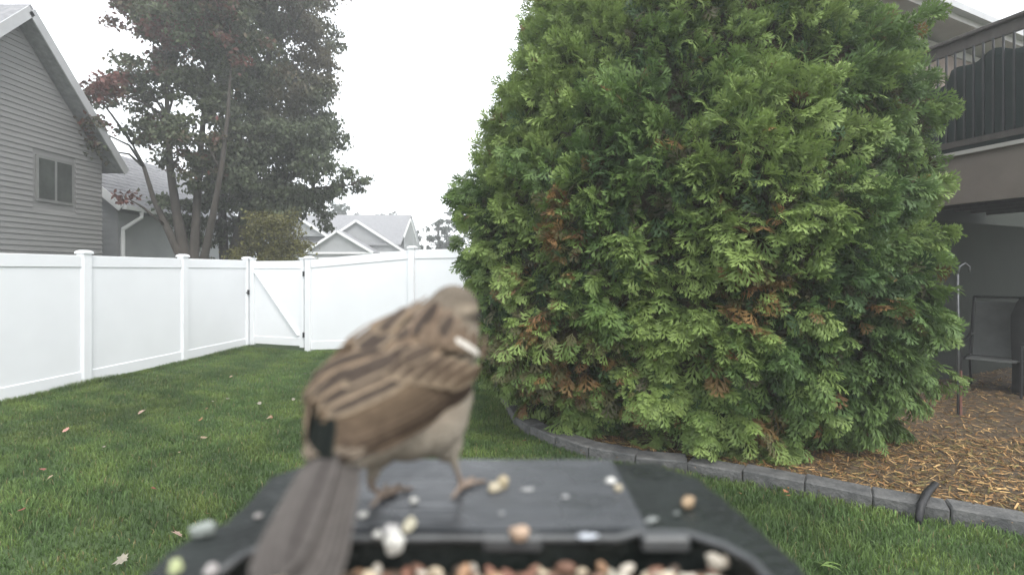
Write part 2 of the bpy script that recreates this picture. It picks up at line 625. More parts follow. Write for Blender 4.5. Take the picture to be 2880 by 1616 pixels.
# gate
GA, GB = Vector((-5.505, 11.245, 0)), Vector((-4.19, 10.79, 0))
FT = (GB - GA).normalized()
FS = Vector((-FT.y, FT.x, 0))
gate = empty('fence_gate', (-4.85, 11.0, 0), 'white vinyl gate with a diagonal brace between the two fence runs', 'gate')
gw = (GB - GA).length
for u, nm in ((0.055, 'stile'), (gw - 0.055, 'stile')):
    c = GA + FT * u
    o = MB().box((c.x, c.y, 0.955), (0.10, 0.075, 1.79), (FT, FS, UP)).build('stile', M['vinyl'], gate, bevel=0.006)
    mb = MB().box((c.x, c.y, 1.866), (0.118, 0.093, 0.03), (FT, FS, UP))
    link('cap', mb.mesh('cap'), M['vinyl'], o)
a, b = GA + FT * 0.106, GA + FT * (gw - 0.106)
MB().beam(a + UP * 1.735, b + UP * 1.735, 0.048, 0.155).build('top_rail', M['vinyl'], gate, bevel=0.005)
MB().beam(a + UP * 0.17, b + UP * 0.17, 0.048, 0.16).build('bottom_rail', M['vinyl'], gate, bevel=0.005)
pts = [a - FS * .010, b - FS * .010, b + FS * .010, a + FS * .010]
MB().hexa([v + UP * .245 for v in pts] + [v + UP * 1.66 for v in pts]).build('panel', M['vinyl'], gate)
MB().beam(a - FS * .020 + UP * 1.60 + FT * .03, b - FS * .020 + UP * .30 - FT * .03, 0.018, 0.085, up=FS).build('diagonal_brace', M['vinyl'], gate)
lt = MB()
c = GA + FT * -0.012 - FS * .055 + UP * 1.16
lt.box(c, (0.035, 0.03, 0.10), (FT, FS, UP))
lt.box(c - FT * .05 - UP * .01, (0.09, 0.02, 0.025), (FT, FS, UP))
lt.build('latch', M['iron'], gate)
for z in (0.32, 1.55):
    c = GA + FT * (gw + 0.004) - FS * .045 + UP * z
    MB().box(c, (0.03, 0.03, 0.10), (FT, FS, UP)).build('hinge', M['iron'], gate)

fence_r = empty('vinyl_fence', (-2.0, 9.9, 0), 'white vinyl privacy fence from the gate to behind the arborvitae', 'fence')
RT = Vector((1.43, -0.50, 0)).normalized()
pr = []
p0 = Vector((-4.09, 10.755, 0))
for k in range(5):
    p = p0 + RT * (2.36 * k)
    pr.append(Vector((p.x, p.y, 0.17 * min(1, k) if k < 2 else 0.19)))
FT, FS = RT, Vector((-RT.y, RT.x, 0))
for p in pr:
    post(p, fence_r, 1.855)
for a, b in zip(pr, pr[1:]):
    section(a, b, fence_r)

# ------------------------------------------------------------------ neighbour house on the left
hx = -9.86
house = empty('gabled_house', (hx, 10.55, 0), 'grey lap sided house with a steep gable and small window behind the fence', 'house')
AY, AZ, SL = 10.55, 6.72, 1.04     # ridge y, ridge z, rake slope
EY = 2.25                          # half width of the gable wall
wb = MB()
zc = AZ - SL * EY - 0.12
wb.hexa([(-18, AY - EY, -0.02), (hx, AY - EY, -0.02), (hx, AY + EY, -0.02), (-18, AY + EY, -0.02),
         (-18, AY - EY, zc), (hx, AY - EY, zc), (hx, AY + EY, zc), (-18, AY + EY, zc)])
b = len(wb.v)
wb.v += [(-18, AY - EY, zc + .001), (hx, AY - EY, zc + .001), (hx, AY, AZ - .12), (-18, AY, AZ - .12), (hx, AY + EY, zc + .001), (-18, AY + EY, zc + .001)]
wb.f += [(b + 1, b + 4, b + 2), (b, b + 3, b + 5), (b, b + 1, b + 2, b + 3), (b + 4, b + 5, b + 3, b + 2)]
wb.build('wall', M['siding'], house)
lap = 0.112
z = 0.9
WIN = (11.02, 11.95, 3.06, 4.02)   # y0, y1, z0, z1
while z < AZ - 0.3:
    z1 = z + lap
    hw = EY if z1 < zc else (AZ - .12 - z1) / SL
    if hw < 0.08:
        break
    spans = [(AY - hw, AY + hw)]
    if z1 > WIN[2] - .06 and z < WIN[3] + .06:
        spans = [(AY - hw, WIN[0] - .07), (WIN[1] + .07, AY + hw)]
    for y0, y1 in spans:
        if y1 - y0 < .05:
            continue
        MB().hexa([(hx + .003, y0, z), (hx + .030, y0, z), (hx + .030, y1, z), (hx + .003, y1, z),
                   (hx + .003, y0, z1), (hx + .010, y0, z1), (hx + .010, y1, z1), (hx + .003, y1, z1)]).build('siding_board', M['siding'], house)
    z = z1
# roof slabs with overhang
rf = MB()
for sgn in (-1, 1):
    oy = EY + 0.36
    y1, z1 = AY + sgn * oy, AZ - SL * oy
    th = 0.16
    A0 = (AY, AZ), (y1, z1)
    pts = []
    for zz in (0, th):
        row = [(-18, AY, AZ + zz), (hx + .34, AY, AZ + zz), (hx + .34, y1, z1 + zz), (-18, y1, z1 + zz)]
        pts += row if sgn > 0 else [row[3], row[2], row[1], row[0]]
    rf.hexa(pts)
rf.build('roof', M['shingle'], house)
for sgn in (-1, 1):
    oy = EY + 0.36
    MB().beam((hx + .355, AY, AZ + .03), (hx + .355, AY + sgn * oy, AZ + .03 - SL * oy), 0.025, 0.19).build('rake_board', M['trim_grey'], house)
win = MB()
y0, y1, z0, z1 = WIN
w_o = MB().box((hx + .02, (y0 + y1) / 2, (z0 + z1) / 2), (.03, y1 - y0, z1 - z0)).build('window', M['win_frame'], house)
for k in range(2):
    ya = y0 + .06 + k * ((y1 - y0) / 2 - .02)
    yb = ya + (y1 - y0) / 2 - .09
    link('pane', MB().box((hx + .036, (ya + yb) / 2, (z0 + z1) / 2), (.012, yb - ya, z1 - z0 - .12)).mesh('pane'), M['glass'], w_o)

# lower wing with gutter and downspout
wing = empty('house_wing', (-11, 16, 0), 'low grey house wing with shingled roof and white downspout behind the maple', 'house')
WX, WR, WZ, RZ = -10.45, -12.4, 3.22, 5.15     # eave wall x, ridge x, eave z, ridge z
Y0, Y1 = 14.15, 20.5
wm = MB()
wm.hexa([(-14.3, Y0, -.02), (WX, Y0, -.02), (WX, Y1, -.02), (-14.3, Y1, -.02), (-14.3, Y0, WZ - .05), (WX, Y0, WZ - .05), (WX, Y1, WZ - .05), (-14.3, Y1, WZ - .05)])
wm.hexa([(-14.3, Y0, WZ - .049), (WX, Y0, WZ - .049), (WX, Y1, WZ - .049), (-14.3, Y1, WZ - .049),
         (WR - .05, Y0, RZ - .12), (WR + .05, Y0, RZ - .12), (WR + .05, Y1, RZ - .12), (WR - .05, Y1, RZ - .12)])
wm.build('wall', M['siding2'], wing)
ex = WX + 0.32
sl = (RZ - WZ) / (ex - WR)
r1 = MB().hexa([(WR, Y0 - .3, RZ), (ex, Y0 - .3, WZ), (ex, Y1, WZ), (WR, Y1, RZ), (WR, Y0 - .3, RZ + .1), (ex, Y0 - .3, WZ + .1), (ex, Y1, WZ + .1), (WR, Y1, RZ + .1)])
roof_w = r1.build('roof', M['shingle'], wing)
# shingle courses
nc = 16
for k in range(nc):
    t0, t1 = k / nc, (k + 1) / nc
    xa, za = ex + (WR - ex) * t0, WZ + .1 + (RZ - WZ) * t0
    xb, zb = ex + (WR - ex) * t1, WZ + .1 + (RZ - WZ) * t1
    mb = MB().hexa([(xb, Y0 - .31, zb + .002), (xa, Y0 - .31, za + .002), (xa, Y1, za + .002), (xb, Y1, zb + .002),
                    (xb, Y0 - .31, zb + .008), (xa, Y0 - .31, za + .022), (xa, Y1, za + .022), (xb, Y1, zb + .008)])
    link('shingle_course', mb.mesh('shingle_course'), M['shingle'], roof_w)
MB().hexa([(-16.0, Y0, RZ - 1.93), (WR - .002, Y0 - .3, RZ), (WR - .002, Y1, RZ), (-16.0, Y1, RZ - 1.93),
           (-16.0, Y0, RZ - 1.83), (WR - .002, Y0 - .3, RZ + .1), (WR - .002, Y1, RZ + .1), (-16.0, Y1, RZ - 1.83)]).build('roof', M['shingle'], wing)
MB().beam((ex, Y0 - .325, WZ + .02), (WR, Y0 - .325, RZ + .02), 0.03, 0.2).build('rake_board', M['trim'], wing)
MB().beam((ex + .06, Y0 - .3, WZ + .045), (ex + .06, Y1, WZ + .045), 0.11, 0.11).build('gutter', M['trim'], wing)
MB().tube([(ex + .06, Y0 + .35, WZ), (ex + .06, Y0 + .35, WZ - .16), (WX + .07, Y0 + .08, WZ - .5), (WX + .07, Y0 + .08, WZ - .7), (WX + .07, Y0 + .08, 0.0)],
          0.055, 8).build('downspout', M['trim'], wing)

# ------------------------------------------------------------------ far house beyond the fence
FY = 40.0
fh = empty('far_house', at(1010, 760, FY)[:2] + (0,), 'distant grey house with white trimmed double gables above the fence', 'house')


def fp(x, y, Y=FY):
    return Vector(at(x, y, Y))


fw = MB()
a, b = fp(868, 712), fp(1150, 712)
fw.hexa([(a.x, FY, 0), (b.x, FY, 0), (b.x, FY + 7, 0), (a.x, FY + 7, 0), (a.x, FY, a.z), (b.x, FY, a.z), (b.x, FY + 7, a.z), (a.x, FY + 7, a.z)])
a2 = fp(700, 672)
fw.hexa([(a2.x, FY + 1.2, 0), (a.x - .01, FY + 1.2, 0), (a.x - .01, FY + 7, 0), (a2.x, FY + 7, 0),
         (a2.x, FY + 1.2, a2.z), (a.x - .01, FY + 1.2, a2.z), (a.x - .01, FY + 7, a2.z), (a2.x, FY + 7, a2.z)])
fw.build('wall', M['siding2'], fh)
rz = at(1000, 608, FY + 4)[2]
ez = at(1000, 690, FY - .3)[2]
xr = at(1157, 608, FY + 4)[0]
xl = at(720, 608, FY + 4)[0]
MB().hexa([(xl, FY - .2, ez), (xr, FY - .2, ez), (xr, FY + 4, rz), (xl, FY + 4, rz),
           (xl, FY - .2, ez + .12), (xr, FY - .2, ez + .12), (xr, FY + 4, rz + .12), (xl, FY + 4, rz + .12)]).build('roof', M['shingle'], fh)
MB().hexa([(xl, FY + 8.2, ez), (xr, FY + 8.2, ez), (xr, FY + 4.002, rz), (xl, FY + 4.002, rz),
           (xl, FY + 8.2, ez + .12), (xr, FY + 8.2, ez + .12), (xr, FY + 4.002, rz + .12), (xl, FY + 4.002, rz + .12)]).build('roof', M['shingle'], fh)


def gable(ax_, ay_, lx, ly, rx, ry, Y, depth, nm):
    A, Lp, Rp = fp(ax_, ay_, Y), fp(lx, ly, Y), fp(rx, ry, Y)
    mb = MB()
    b_ = len(mb.v)
    bk = Vector((0, depth, 0))
    mb.v += [tuple(q) for q in (Lp, Rp, A, Lp + bk, Rp + bk, A + bk)]
    mb.f += [(0, 1, 2), (3, 5, 4), (0, 3, 4, 1)]
    wl = mb.build('gable_wall', M['siding2'], fh)
    for P_, nm2 in ((Lp, 0), (Rp, 1)):
        r = MB()
        dn = (P_ - A).normalized()
        e = P_ + dn * 0.18
        up = Vector((0, 0, .10))
        f1, f2 = Vector((0, -.25, 0)), Vector((0, depth, 0))
        quad = [A + f1, e + f1, e + f2, A + f2]
        if nm2 == 0:
            quad = [quad[1], quad[0], quad[3], quad[2]]
        r.hexa([q + Vector((0, 0, .004)) for q in quad] + [q + up for q in quad])
        r.build('gable_roof', M['shingle'], fh)
        MB().beam(A + Vector((0, -.27, .02)), e + Vector((0, -.27, .02)), 0.04, 0.17).build('rake_board', M['trim'], fh)
    return A, Lp, Rp


gable(1004, 622, 872, 709, 1140, 709, FY, 3.0, 'a')
gable(950, 651, 864, 708, 1046, 708, FY - 2.0, 2.0, 'b')
gable(840, 612, 765, 664, 922, 664, FY - .3, 3.0, 'c')
# ground floor under the small gable
a, b = fp(872, 715, FY - 1.9), fp(1040, 715, FY - 1.9)
MB().hexa([(a.x, FY - 1.9, 0), (b.x, FY - 1.9, 0), (b.x, FY - .01, 0), (a.x, FY - .01, 0), (a.x, FY - 1.9, a.z), (b.x, FY - 1.9, a.z), (b.x, FY - .01, a.z), (a.x, FY - .01, a.z)]).build('wall', M['siding2'], fh)
a, b = fp(862, 711, FY - 2.1), fp(1050, 711, FY - 2.1)
MB().beam(a, b, 0.10, 0.14).build('eave_board', M['trim'], fh)
a, b = fp(1052, 711, FY - .2), fp(1145, 711, FY - .2)
MB().beam(a, b, 0.10, 0.16).build('eave_board', M['trim'], fh)
a, b = fp(872, 672, FY + .8), fp(916, 672, FY + .8)
MB().beam(a, b, 0.08, 0.12).build('eave_board', M['trim'], fh)
a, b = fp(888, 727, FY - 1.96), fp(1020, 727, FY - 1.96)
door = MB().hexa([(a.x, FY - 1.95, 0), (b.x, FY - 1.95, 0), (b.x, FY - 1.905, 0), (a.x, FY - 1.905, 0), (a.x, FY - 1.95, a.z), (b.x, FY - 1.95, a.z), (b.x, FY - 1.905, a.z), (a.x, FY - 1.905, a.z)]).build('garage_door', M['dark'], fh)
fr = MB().beam(a + Vector((-.06, 0, .05)), b + Vector((.06, 0, .05)), .06, .1).beam(a + Vector((-.06, 0, 0)), Vector((a.x - .06, a.y, 0)), .06, .1, up=(0, 1, 0))
link('door_frame', fr.mesh('door_frame'), M['trim'], door)
# narrow end gable at the right of the main roof
A, Lp, Rp = fp(1155, 617, FY + 1), fp(1136, 668, FY + 1), fp(1173, 682, FY + 3)
eg = MB()
Rb, Lb = Vector((Rp.x, Rp.y, 0)), Vector((Lp.x, Lp.y, 0))
off = Vector((0, 1.2, 0))
eg.poly([Lb, Rb, Rp, A, Lp])
eg.poly([Lb + off, Lp + off, A + off, Rp + off, Rb + off])
eg.poly([Lp, A, A + off, Lp + off]).poly([A, Rp, Rp + off, A + off]).poly([Rp, Rb, Rb + off, Rp + off])
eg.build('end_wall', M['siding2'], fh)
MB().beam(A + Vector((0, -.1, 0)), Lp + Vector((0, -.1, 0)), .08, .14).build('rake_board', M['trim'], fh)
MB().beam(A + Vector((0, -.1, 0)), Rp + Vector((0, -.1, 0)), .08, .14).build('rake_board', M['trim'], fh)

# pole beyond the fence
pp = at(1195, 760, 32.0)
pole = MB().tube([(pp[0], 32, 0), (pp[0], 32, at(0, 642, 32)[2])], [0.09, 0.075], 10).tube([(pp[0], 32, at(0, 642, 32)[2]), (pp[0], 32, at(0, 639, 32)[2])], [.11, .05], 10)
tag(pole.build('utility_pole', M['trim'], smooth=True), 'slim pale pole standing beyond the fence beside the far house', 'pole')


# ------------------------------------------------------------------ trees
LEAF = np.array([(0, 0, 0), (.34, .30, .05), (.20, .62, .02), (0, 1.0, -.10), (-.20, .62, .02), (-.34, .30, .05), (0, .5, -.03)])
LEAF_F = np.array([(0, 1, 6), (1, 2, 6), (2, 3, 6), (3, 4, 6), (4, 5, 6), (5, 0, 6)])
SMALL = np.array([(0, 0, 0), (.32, .45, .05), (0, 1, -.08), (-.32, .45, .05)])
SMALL_F = np.array([(0, 1, 2), (0, 2, 3)])


def leaf_mesh(name, P, D, Nn, S, C, T=SMALL, TF=SMALL_F):
    V = place(T, P, D, Nn, S)
    k = len(P)
    Fi = ((np.arange(k) * len(T))[:, None, None] + TF[None]).reshape(-1, 3)
    return np_mesh(name, V.reshape(-1, 3), Fi, np.repeat(C, len(T), 0))


def make_tree(name, label, base, stems, lobes, Y, depth, leaf_n, size, colfn, droop=0.2, group=None, twig_r=0.035, cat='tree'):
    """lobes: (px, py, rpx) clumps of the crown as the photograph shows them, spread in depth"""
    root = empty(name, base, label, cat, group)
    tb = MB()
    for pts, r in stems:
        tb.tube(pts, r, 8)
    k = Y / F
    P_all, cl = [], []
    area = sum(r * r for _, _, r in lobes)
    starts = [Vector(p) for pts, _ in stems for p in pts[2:]]
    for (lx, ly, lr) in lobes:
        c = Vector(at(lx, ly, Y))
        c.y += random.uniform(-depth, depth)
        R = lr * k
        m = max(4, int(14 * lr * lr / 8000))
        # limb to the clump
        s0 = min(starts, key=lambda q: (q - c).length + (1.5 if q.z > c.z - .1 else 0))
        mid = (s0 + c) / 2 + Vector((random.uniform(-.2, .2), random.uniform(-.2, .2), .12))
        tb.tube([s0, mid, c], [twig_r, twig_r * .7, twig_r * .35], 6)
        nl = int(leaf_n * lr * lr / area)
        sub = max(5, int(nl / 95))
        for _ in range(sub):
            v = np.array([random.gauss(0, 1) for _ in range(3)])
            v = v / np.linalg.norm(v) * (random.random() ** 0.42) * random.choice((.85, 1.0, 1.25))
            sc = np.array(c) + v * np.array([R, max(R, .5) * 1.1, R])
            if random.random() < .5:
                tb.tube([c, (c + Vector(sc)) / 2 + Vector((0, 0, .05)), Vector(sc)], [twig_r * .35, twig_r * .25, .006], 4, cap=False)
            q = rng.normal(size=(nl // sub, 3)) * np.array([.19, .19, .10]) * (0.55 + R * .25)
            P_all.append(sc + q)
            cl.append(np.full(nl // sub, rng.uniform()))
    tb.build('trunk', M['bark'], root, smooth=True)
    P = np.concatenate(P_all)
    cl = np.concatenate(cl)
    n = len(P)
    D = unit(rng.normal(size=(n, 3)) + np.array([0, 0, -droop * 3]))
    Nn = unit(rng.normal(size=(n, 3)) * .8 + np.array([0, 0, .8]))
    S = rng.uniform(.6, 1.25, n) * size
    C = colfn(P, cl)
    link('crown', leaf_mesh('crown', P, D, Nn, S, C), M['leaf'], root)
    return root


def maple_col(P, cl):
    n = len(P)
    c = np.array([[.076, .092, .046]]) * rng.uniform(.6, 1.5, (n, 1))
    red = (SinNoise(.45, 8, 21)(P) * .5 + cl * 1.1 - .15 + rng.normal(0, .25, n))
    xl = np.clip((-8.2 - P[:, 0]) * .8, -.5, .9)
    up = np.clip((P[:, 2] - 6.0) * .22, -.3, .5)
    w = np.clip(red + xl * .75 + up * .6 - .62, 0, .9)[:, None]
    return c * (1 - w) + np.array([[.15, .052, .046]]) * rng.uniform(.6, 1.4, (n, 1)) * w


def dark_col(P, cl):
    n = len(P)
    c = np.array([[.072, .090, .048]]) * rng.uniform(.6, 1.5, (n, 1)) * (.8 + .4 * cl[:, None])
    w = np.clip(SinNoise(.4, 8, 5)(P) * .4 + (P[:, 2] - 6.5) * .2, 0, .7)[:, None]
    return c * (1 - w) + np.array([[.09, .065, .038]]) * w


def yellow_col(P, cl):
    n = len(P)
    return np.array([[.13, .125, .04]]) * rng.uniform(.6, 1.4, (n, 1)) * (.8 + .4 * cl[:, None])


def far_col(P, cl):
    n = len(P)
    return np.array([[.035, .055, .03]]) * rng.uniform(.6, 1.4, (n, 1))


Ym = 13.4
b0 = at(520, 760, Ym)
mb_ = (b0[0], Ym, 0)


def st(*pl_, Y=Ym):
    return [at(x, y, Y + dy) for x, y, dy in pl_]


stems = [([(b0[0] - .05, Ym, -.1)] + st((508, 720, 0), (470, 640, .1), (432, 560, .2), (405, 470, .2), (372, 405, .3)), [.13, .11, .085, .06, .045, .02]),
         ([(b0[0], Ym + .1, -.1)] + st((520, 720, .1), (497, 600, .2), (478, 470, .3), (470, 330, .3), (468, 150, .3), (480, 20, .3)), [.16, .14, .11, .09, .06, .04, .02]),
         ([(b0[0] + .1, Ym + .2, -.1)] + st((545, 720, .2), (552, 610, .4), (560, 470, .5), (575, 300, .6), (590, 120, .6), (600, -40, .6)), [.14, .12, .10, .08, .06, .04, .02]),
         ([(b0[0] + .25, Ym, -.1)] + st((575, 720, 0), (600, 600, -.2), (622, 480, -.3), (640, 330, -.3), (650, 180, -.3)), [.12, .10, .08, .06, .045, .02])]
lobes = [(345, 5, 55), (430, 30, 80), (400, 120, 55), (530, 30, 100), (490, 120, 75), (360, 190, 45), (430, 210, 60), (350, 255, 45), (395, 285, 50), (300, 285, 32),
         (320, 330, 40), (420, 350, 50), (360, 395, 42), (340, 440, 30), (640, 20, 110), (560, 190, 85), (600, 300, 70), (540, 390, 50), (640, 120, 95), (600, 420, 60),
         (440, 430, 38), (560, 480, 45), (450, -80, 110), (600, -110, 130), (520, 250, 38), (500, -190, 90), (390, 560, 16), (405, 330, 40)]
make_tree('maple_tree', 'tall multi-stemmed maple with reddening leaves beside the gabled house', mb_, stems, lobes, Ym, 1.0, 46000, .12, maple_col, .15)

Yd = 15.6
b1 = at(665, 760, Yd)
stems = [([(b1[0], Yd, -.1)] + st((660, 720, 0), (690, 600, .1), (715, 460, .1), (740, 300, .1), (760, 120, .1), (770, -80, .1), Y=Yd), [.24, .2, .17, .14, .11, .07, .03]),
         ([(b1[0] - .25, Yd + .2, -.1)] + st((630, 720, .2), (625, 600, .4), (640, 450, .5), (660, 280, .5), Y=Yd), [.16, .14, .12, .09, .04]),
         ([(b1[0], Yd, .4)] + st((720, 650, -.2), (790, 570, -.3), (880, 530, -.3), (990, 520, -.3), Y=Yd), [.09, .08, .06, .04, .015])]
lobes = [(760, 20, 110), (850, 60, 75), (900, 40, 30), (700, 130, 105), (815, 170, 95), (890, 150, 42), (900, 250, 45), (740, 270, 110), (850, 300, 90), (680, 360, 95), (780, 390, 105),
         (900, 360, 60), (930, 420, 42), (860, 430, 85), (720, 490, 105), (820, 510, 90), (915, 480, 50), (640, 540, 80), (760, 590, 85), (960, 505, 42), (1000, 512, 26), (860, 570, 45),
         (900, 540, 38), (650, 640, 70), (720, 670, 75), (590, 590, 60), (600, 680, 50), (610, 480, 70), (560, 650, 35), (780, -110, 140), (690, -60, 100), (860, -40, 70), (760, -230, 100), (890, 605, 30), (830, 610, 40)]
make_tree('shade_tree', 'large dense dark green tree with drooping branches behind the gate', (b1[0], Yd, 0), stems, lobes, Yd, 1.3, 80000, .125, dark_col, .5)

Ys = 13.2
b2 = at(770, 760, Ys)
stems = [([(b2[0] + o_, Ys, -.05), (b2[0] + o_ * 2, Ys, .7), (b2[0] + o_ * 4, Ys + o_, 1.5), (b2[0] + o_ * 6, Ys, 2.1)], [.04, .03, .02, .01]) for o_ in (-.07, 0, .08)]
lobes = [(770, 660, 60), (720, 690, 45), (820, 680, 50), (800, 630, 42), (740, 640, 40), (770, 720, 55), (840, 715, 35), (700, 720, 38)]
make_tree('shrub', 'rounded olive yellow shrub just behind the white gate', (b2[0], Ys, 0), stems, lobes, Ys, .35, 9000, .07, yellow_col, .1, twig_r=.014, cat='shrub')

for (nm, lab, bx, lob, Y, nl) in (
    ('background_tree', 'distant tree rising behind the ridge of the far house', 950, [(905, 590, 30), (940, 585, 28), (962, 585, 24), (880, 592, 26), (960, 620, 40), (900, 620, 40)], 52.0, 3500),
    ('background_tree', 'faint distant treetop over the middle of the far roof', 1090, [(1085, 608, 14), (1100, 606, 14), (1092, 620, 25), (1092, 660, 30)], 58.0, 1500),
    ('background_tree', 'dark distant tree between the pale pole and the arborvitae', 1230, [(1215, 660, 28), (1240, 640, 30), (1262, 610, 30), (1230, 690, 35), (1190, 690, 24), (1270, 670, 40), (1290, 640, 40), (1180, 665, 16)], 46.0, 4500)):
    b3 = at(bx, 760, Y)
    tz = at(0, min(l[1] for l in lob), Y)[2]
    stems = [([(b3[0], Y, -.1), (b3[0], Y, tz * .35), (b3[0] + .2, Y, tz * .6), (b3[0], Y, tz * .85)], [.25, .2, .14, .06])]
    make_tree(nm, lab, (b3[0], Y, 0), stems, lob, Y, 1.2, nl, .22, far_col, .2, twig_r=.05)

# ------------------------------------------------------------------ arborvitae
BC = np.array([1.66, 5.62])
BA = math.radians(-16)
BU = np.array([math.cos(BA), math.sin(BA)])
BV = np.array([-math.sin(BA), math.cos(BA)])
ZK = np.array([0, .25, .6, 1.3, 2.2, 3.0, 3.6, 4.2, 4.9, 5.6, 6.2, 6.6])
RK = np.array([1.42, 1.62, 1.90, 2.16, 2.20, 2.02, 1.80, 1.50, 1.16, .82, .45, .06])
n_a, n_b = SinNoise(.55, 10, 31), SinNoise(1.5, 12, 32)


def bush_R(phi, z):
    r = np.interp(z, ZK, RK)
    q = 2.35
    e = (np.abs(np.cos(phi)) ** q + np.abs(np.sin(phi) / 0.66) ** q) ** (-1 / q)
    R = r * e
    cph = np.cos(phi)
    R = R * (1 + .05 * np.clip(cph, 0, 1) * np.clip((2.6 - z) / 1.2, 0, 1) + .11 * np.clip(cph, 0, 1) * np.clip((1.1 - z) / .7, 0, 1)) * (1 - .10 * np.clip(-cph, 0, 1) * np.clip((.9 - z) / .6, 0, 1)) * (1 - .17 * np.clip(-cph, 0, 1) * np.clip((z - 2.3) / 1.4, 0, 1))
    dirs = np.stack([np.cos(phi)[:, None] * BU + np.sin(phi)[:, None] * BV], 0)[0]
    P = np.concatenate([BC + dirs * R[:, None], z[:, None]], 1)
    R = R + (0.10 * n_a(P) + 0.05 * n_b(P)) * np.clip(r / 1.5, .2, 1)
    P = np.concatenate([BC + dirs * R[:, None], z[:, None]], 1)
    out = np.concatenate([dirs[:, :2], np.zeros((len(phi), 1))], 1)
    return P, unit(out), R


def spray_template(seed):
    r = np.random.default_rng(seed)
    lob = [(0, 0, 0, 1.0, .050, 0.0)]

    def add(px, py, ang, L, w, lift):
        lob.append((px, py, ang, L, w, lift))
    side = 1
    for t, L in ((.10, .50), (.20, .60), (.32, .58), (.44, .52), (.57, .43), (.69, .33), (.81, .22)):
        ang = side * (math.radians(40) + r.uniform(-.12, .12))
        L2 = L * r.uniform(.82, 1.15)
        lift = r.uniform(-.30, .16)
        add(0, t, ang, L2, .050, lift)
        if L > .3:
            for tt, ss in ((.36, side), (.50, -side), (.66, side)):
                bx, by = math.sin(ang) * L2 * tt, t + math.cos(ang) * L2 * tt
                add(bx, by, ang + ss * math.radians(34), L2 * r.uniform(.40, .52), .036, lift + r.uniform(-.15, .1))
        side = -side
    V, Fc = [], []
    for (px, py, ang, L, w, lift) in lob:
        b_ = len(V)
        dx, dy = math.sin(ang), math.cos(ang)
        sx, sy = dy, -dx
        z0 = lift * math.hypot(px, 0) * .9
        if w < .045:
            V += [(px + sx * w, py + sy * w, z0), (px + dx * L, py + dy * L, z0 + lift * L), (px - sx * w, py - sy * w, z0)]
            Fc += [(b_, b_ + 1, b_ + 2)]
            continue
        m = .55
        V += [(px, py, z0), (px + dx * L * m + sx * w, py + dy * L * m + sy * w, z0 + lift * L * m), (px + dx * L, py + dy * L, z0 + lift * L),
              (px + dx * L * m - sx * w, py + dy * L * m - sy * w, z0 + lift * L * m)]
        Fc += [(b_, b_ + 1, b_ + 2), (b_, b_ + 2, b_ + 3)]
    V = np.array(V)
    V[:, 2] += -.26 * V[:, 1] ** 2 - .30 * np.abs(V[:, 0]) ** 1.6
    return V, np.array(Fc)


TEMPL = [spray_template(s) for s in range(6)]
# dead brown patches seen in the photograph: (px, py, radius in m)
BROWN = [(1580, 660, .26), (1560, 600, .18), (1540, 905, .2), (1500, 1050, .22), (1610, 1040, .26), (1580, 1110, .18), (1790, 1150, .16), (2110, 790, .24), (2090, 860, .2), (2130, 610, .14),
         (1975, 965, .13), (2140, 1170, .18), (2430, 900, .13), (2310, 1090, .1), (1900, 390, .12), (2060, 560, .12), (2520, 870, .12), (1450, 790, .15), (1700, 1010, .14), (2250, 960, .1),
         (1650, 560, .1), (2000, 1040, .12), (1480, 1120, .14), (2660, 470, .12), (2200, 900, .12), (1580, 760, .15)]


def bush_hit(px, py):
    d = np.array([(px - 1440) / F, 1.0, -(py - 760) / F])
    t = np.linspace(3.2, 7.5, 200)
    P = np.array([0, 0, CH]) + d[None] * t[:, None]
    q = P[:, :2] - BC
    ph = np.arctan2(q @ BV, q @ BU)
    _, _, R = bush_R(ph, P[:, 2])
    inside = (np.hypot(q[:, 0], q[:, 1]) < R) & (P[:, 2] > 0)
    k = np.argmax(inside) if inside.any() else np.argmin(np.hypot(q[:, 0], q[:, 1]) - R)
    return P[k]


BR = [(bush_hit(x, y), r) for x, y, r in BROWN]

tree = empty('arborvitae', (BC[0], BC[1], 0), 'huge green arborvitae with brown patches filling the stone edged bed', 'tree')
tr = MB()
for (ox, oy, lean) in ((0, 0, 0), (-1.1, .3, -.1), (1.2, -.3, .1)):
    cx, cy = BC[0] + ox, BC[1] + oy
    tr.tube([(cx, cy, -.1), (cx + lean, cy, 1.2), (cx + lean * 2, cy, 2.8), (cx + lean * 2 - ox * .4, cy - oy * .4, 4.6)], [.17, .14, .10, .03], 9)
tr.build('trunk', M['bark'], tree, smooth=True)
# solid dead-brown interior shell, added to block light through the crown
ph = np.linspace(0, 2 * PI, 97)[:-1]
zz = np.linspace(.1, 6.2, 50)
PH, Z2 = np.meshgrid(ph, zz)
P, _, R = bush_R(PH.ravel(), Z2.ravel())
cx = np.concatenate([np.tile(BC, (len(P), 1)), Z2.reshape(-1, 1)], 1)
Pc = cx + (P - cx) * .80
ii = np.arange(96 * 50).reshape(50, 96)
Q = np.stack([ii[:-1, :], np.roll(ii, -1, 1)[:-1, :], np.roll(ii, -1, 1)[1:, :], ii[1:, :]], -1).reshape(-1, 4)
link('occluder_core', np_mesh('occluder_core', Pc, Q), M['twig'], tree)

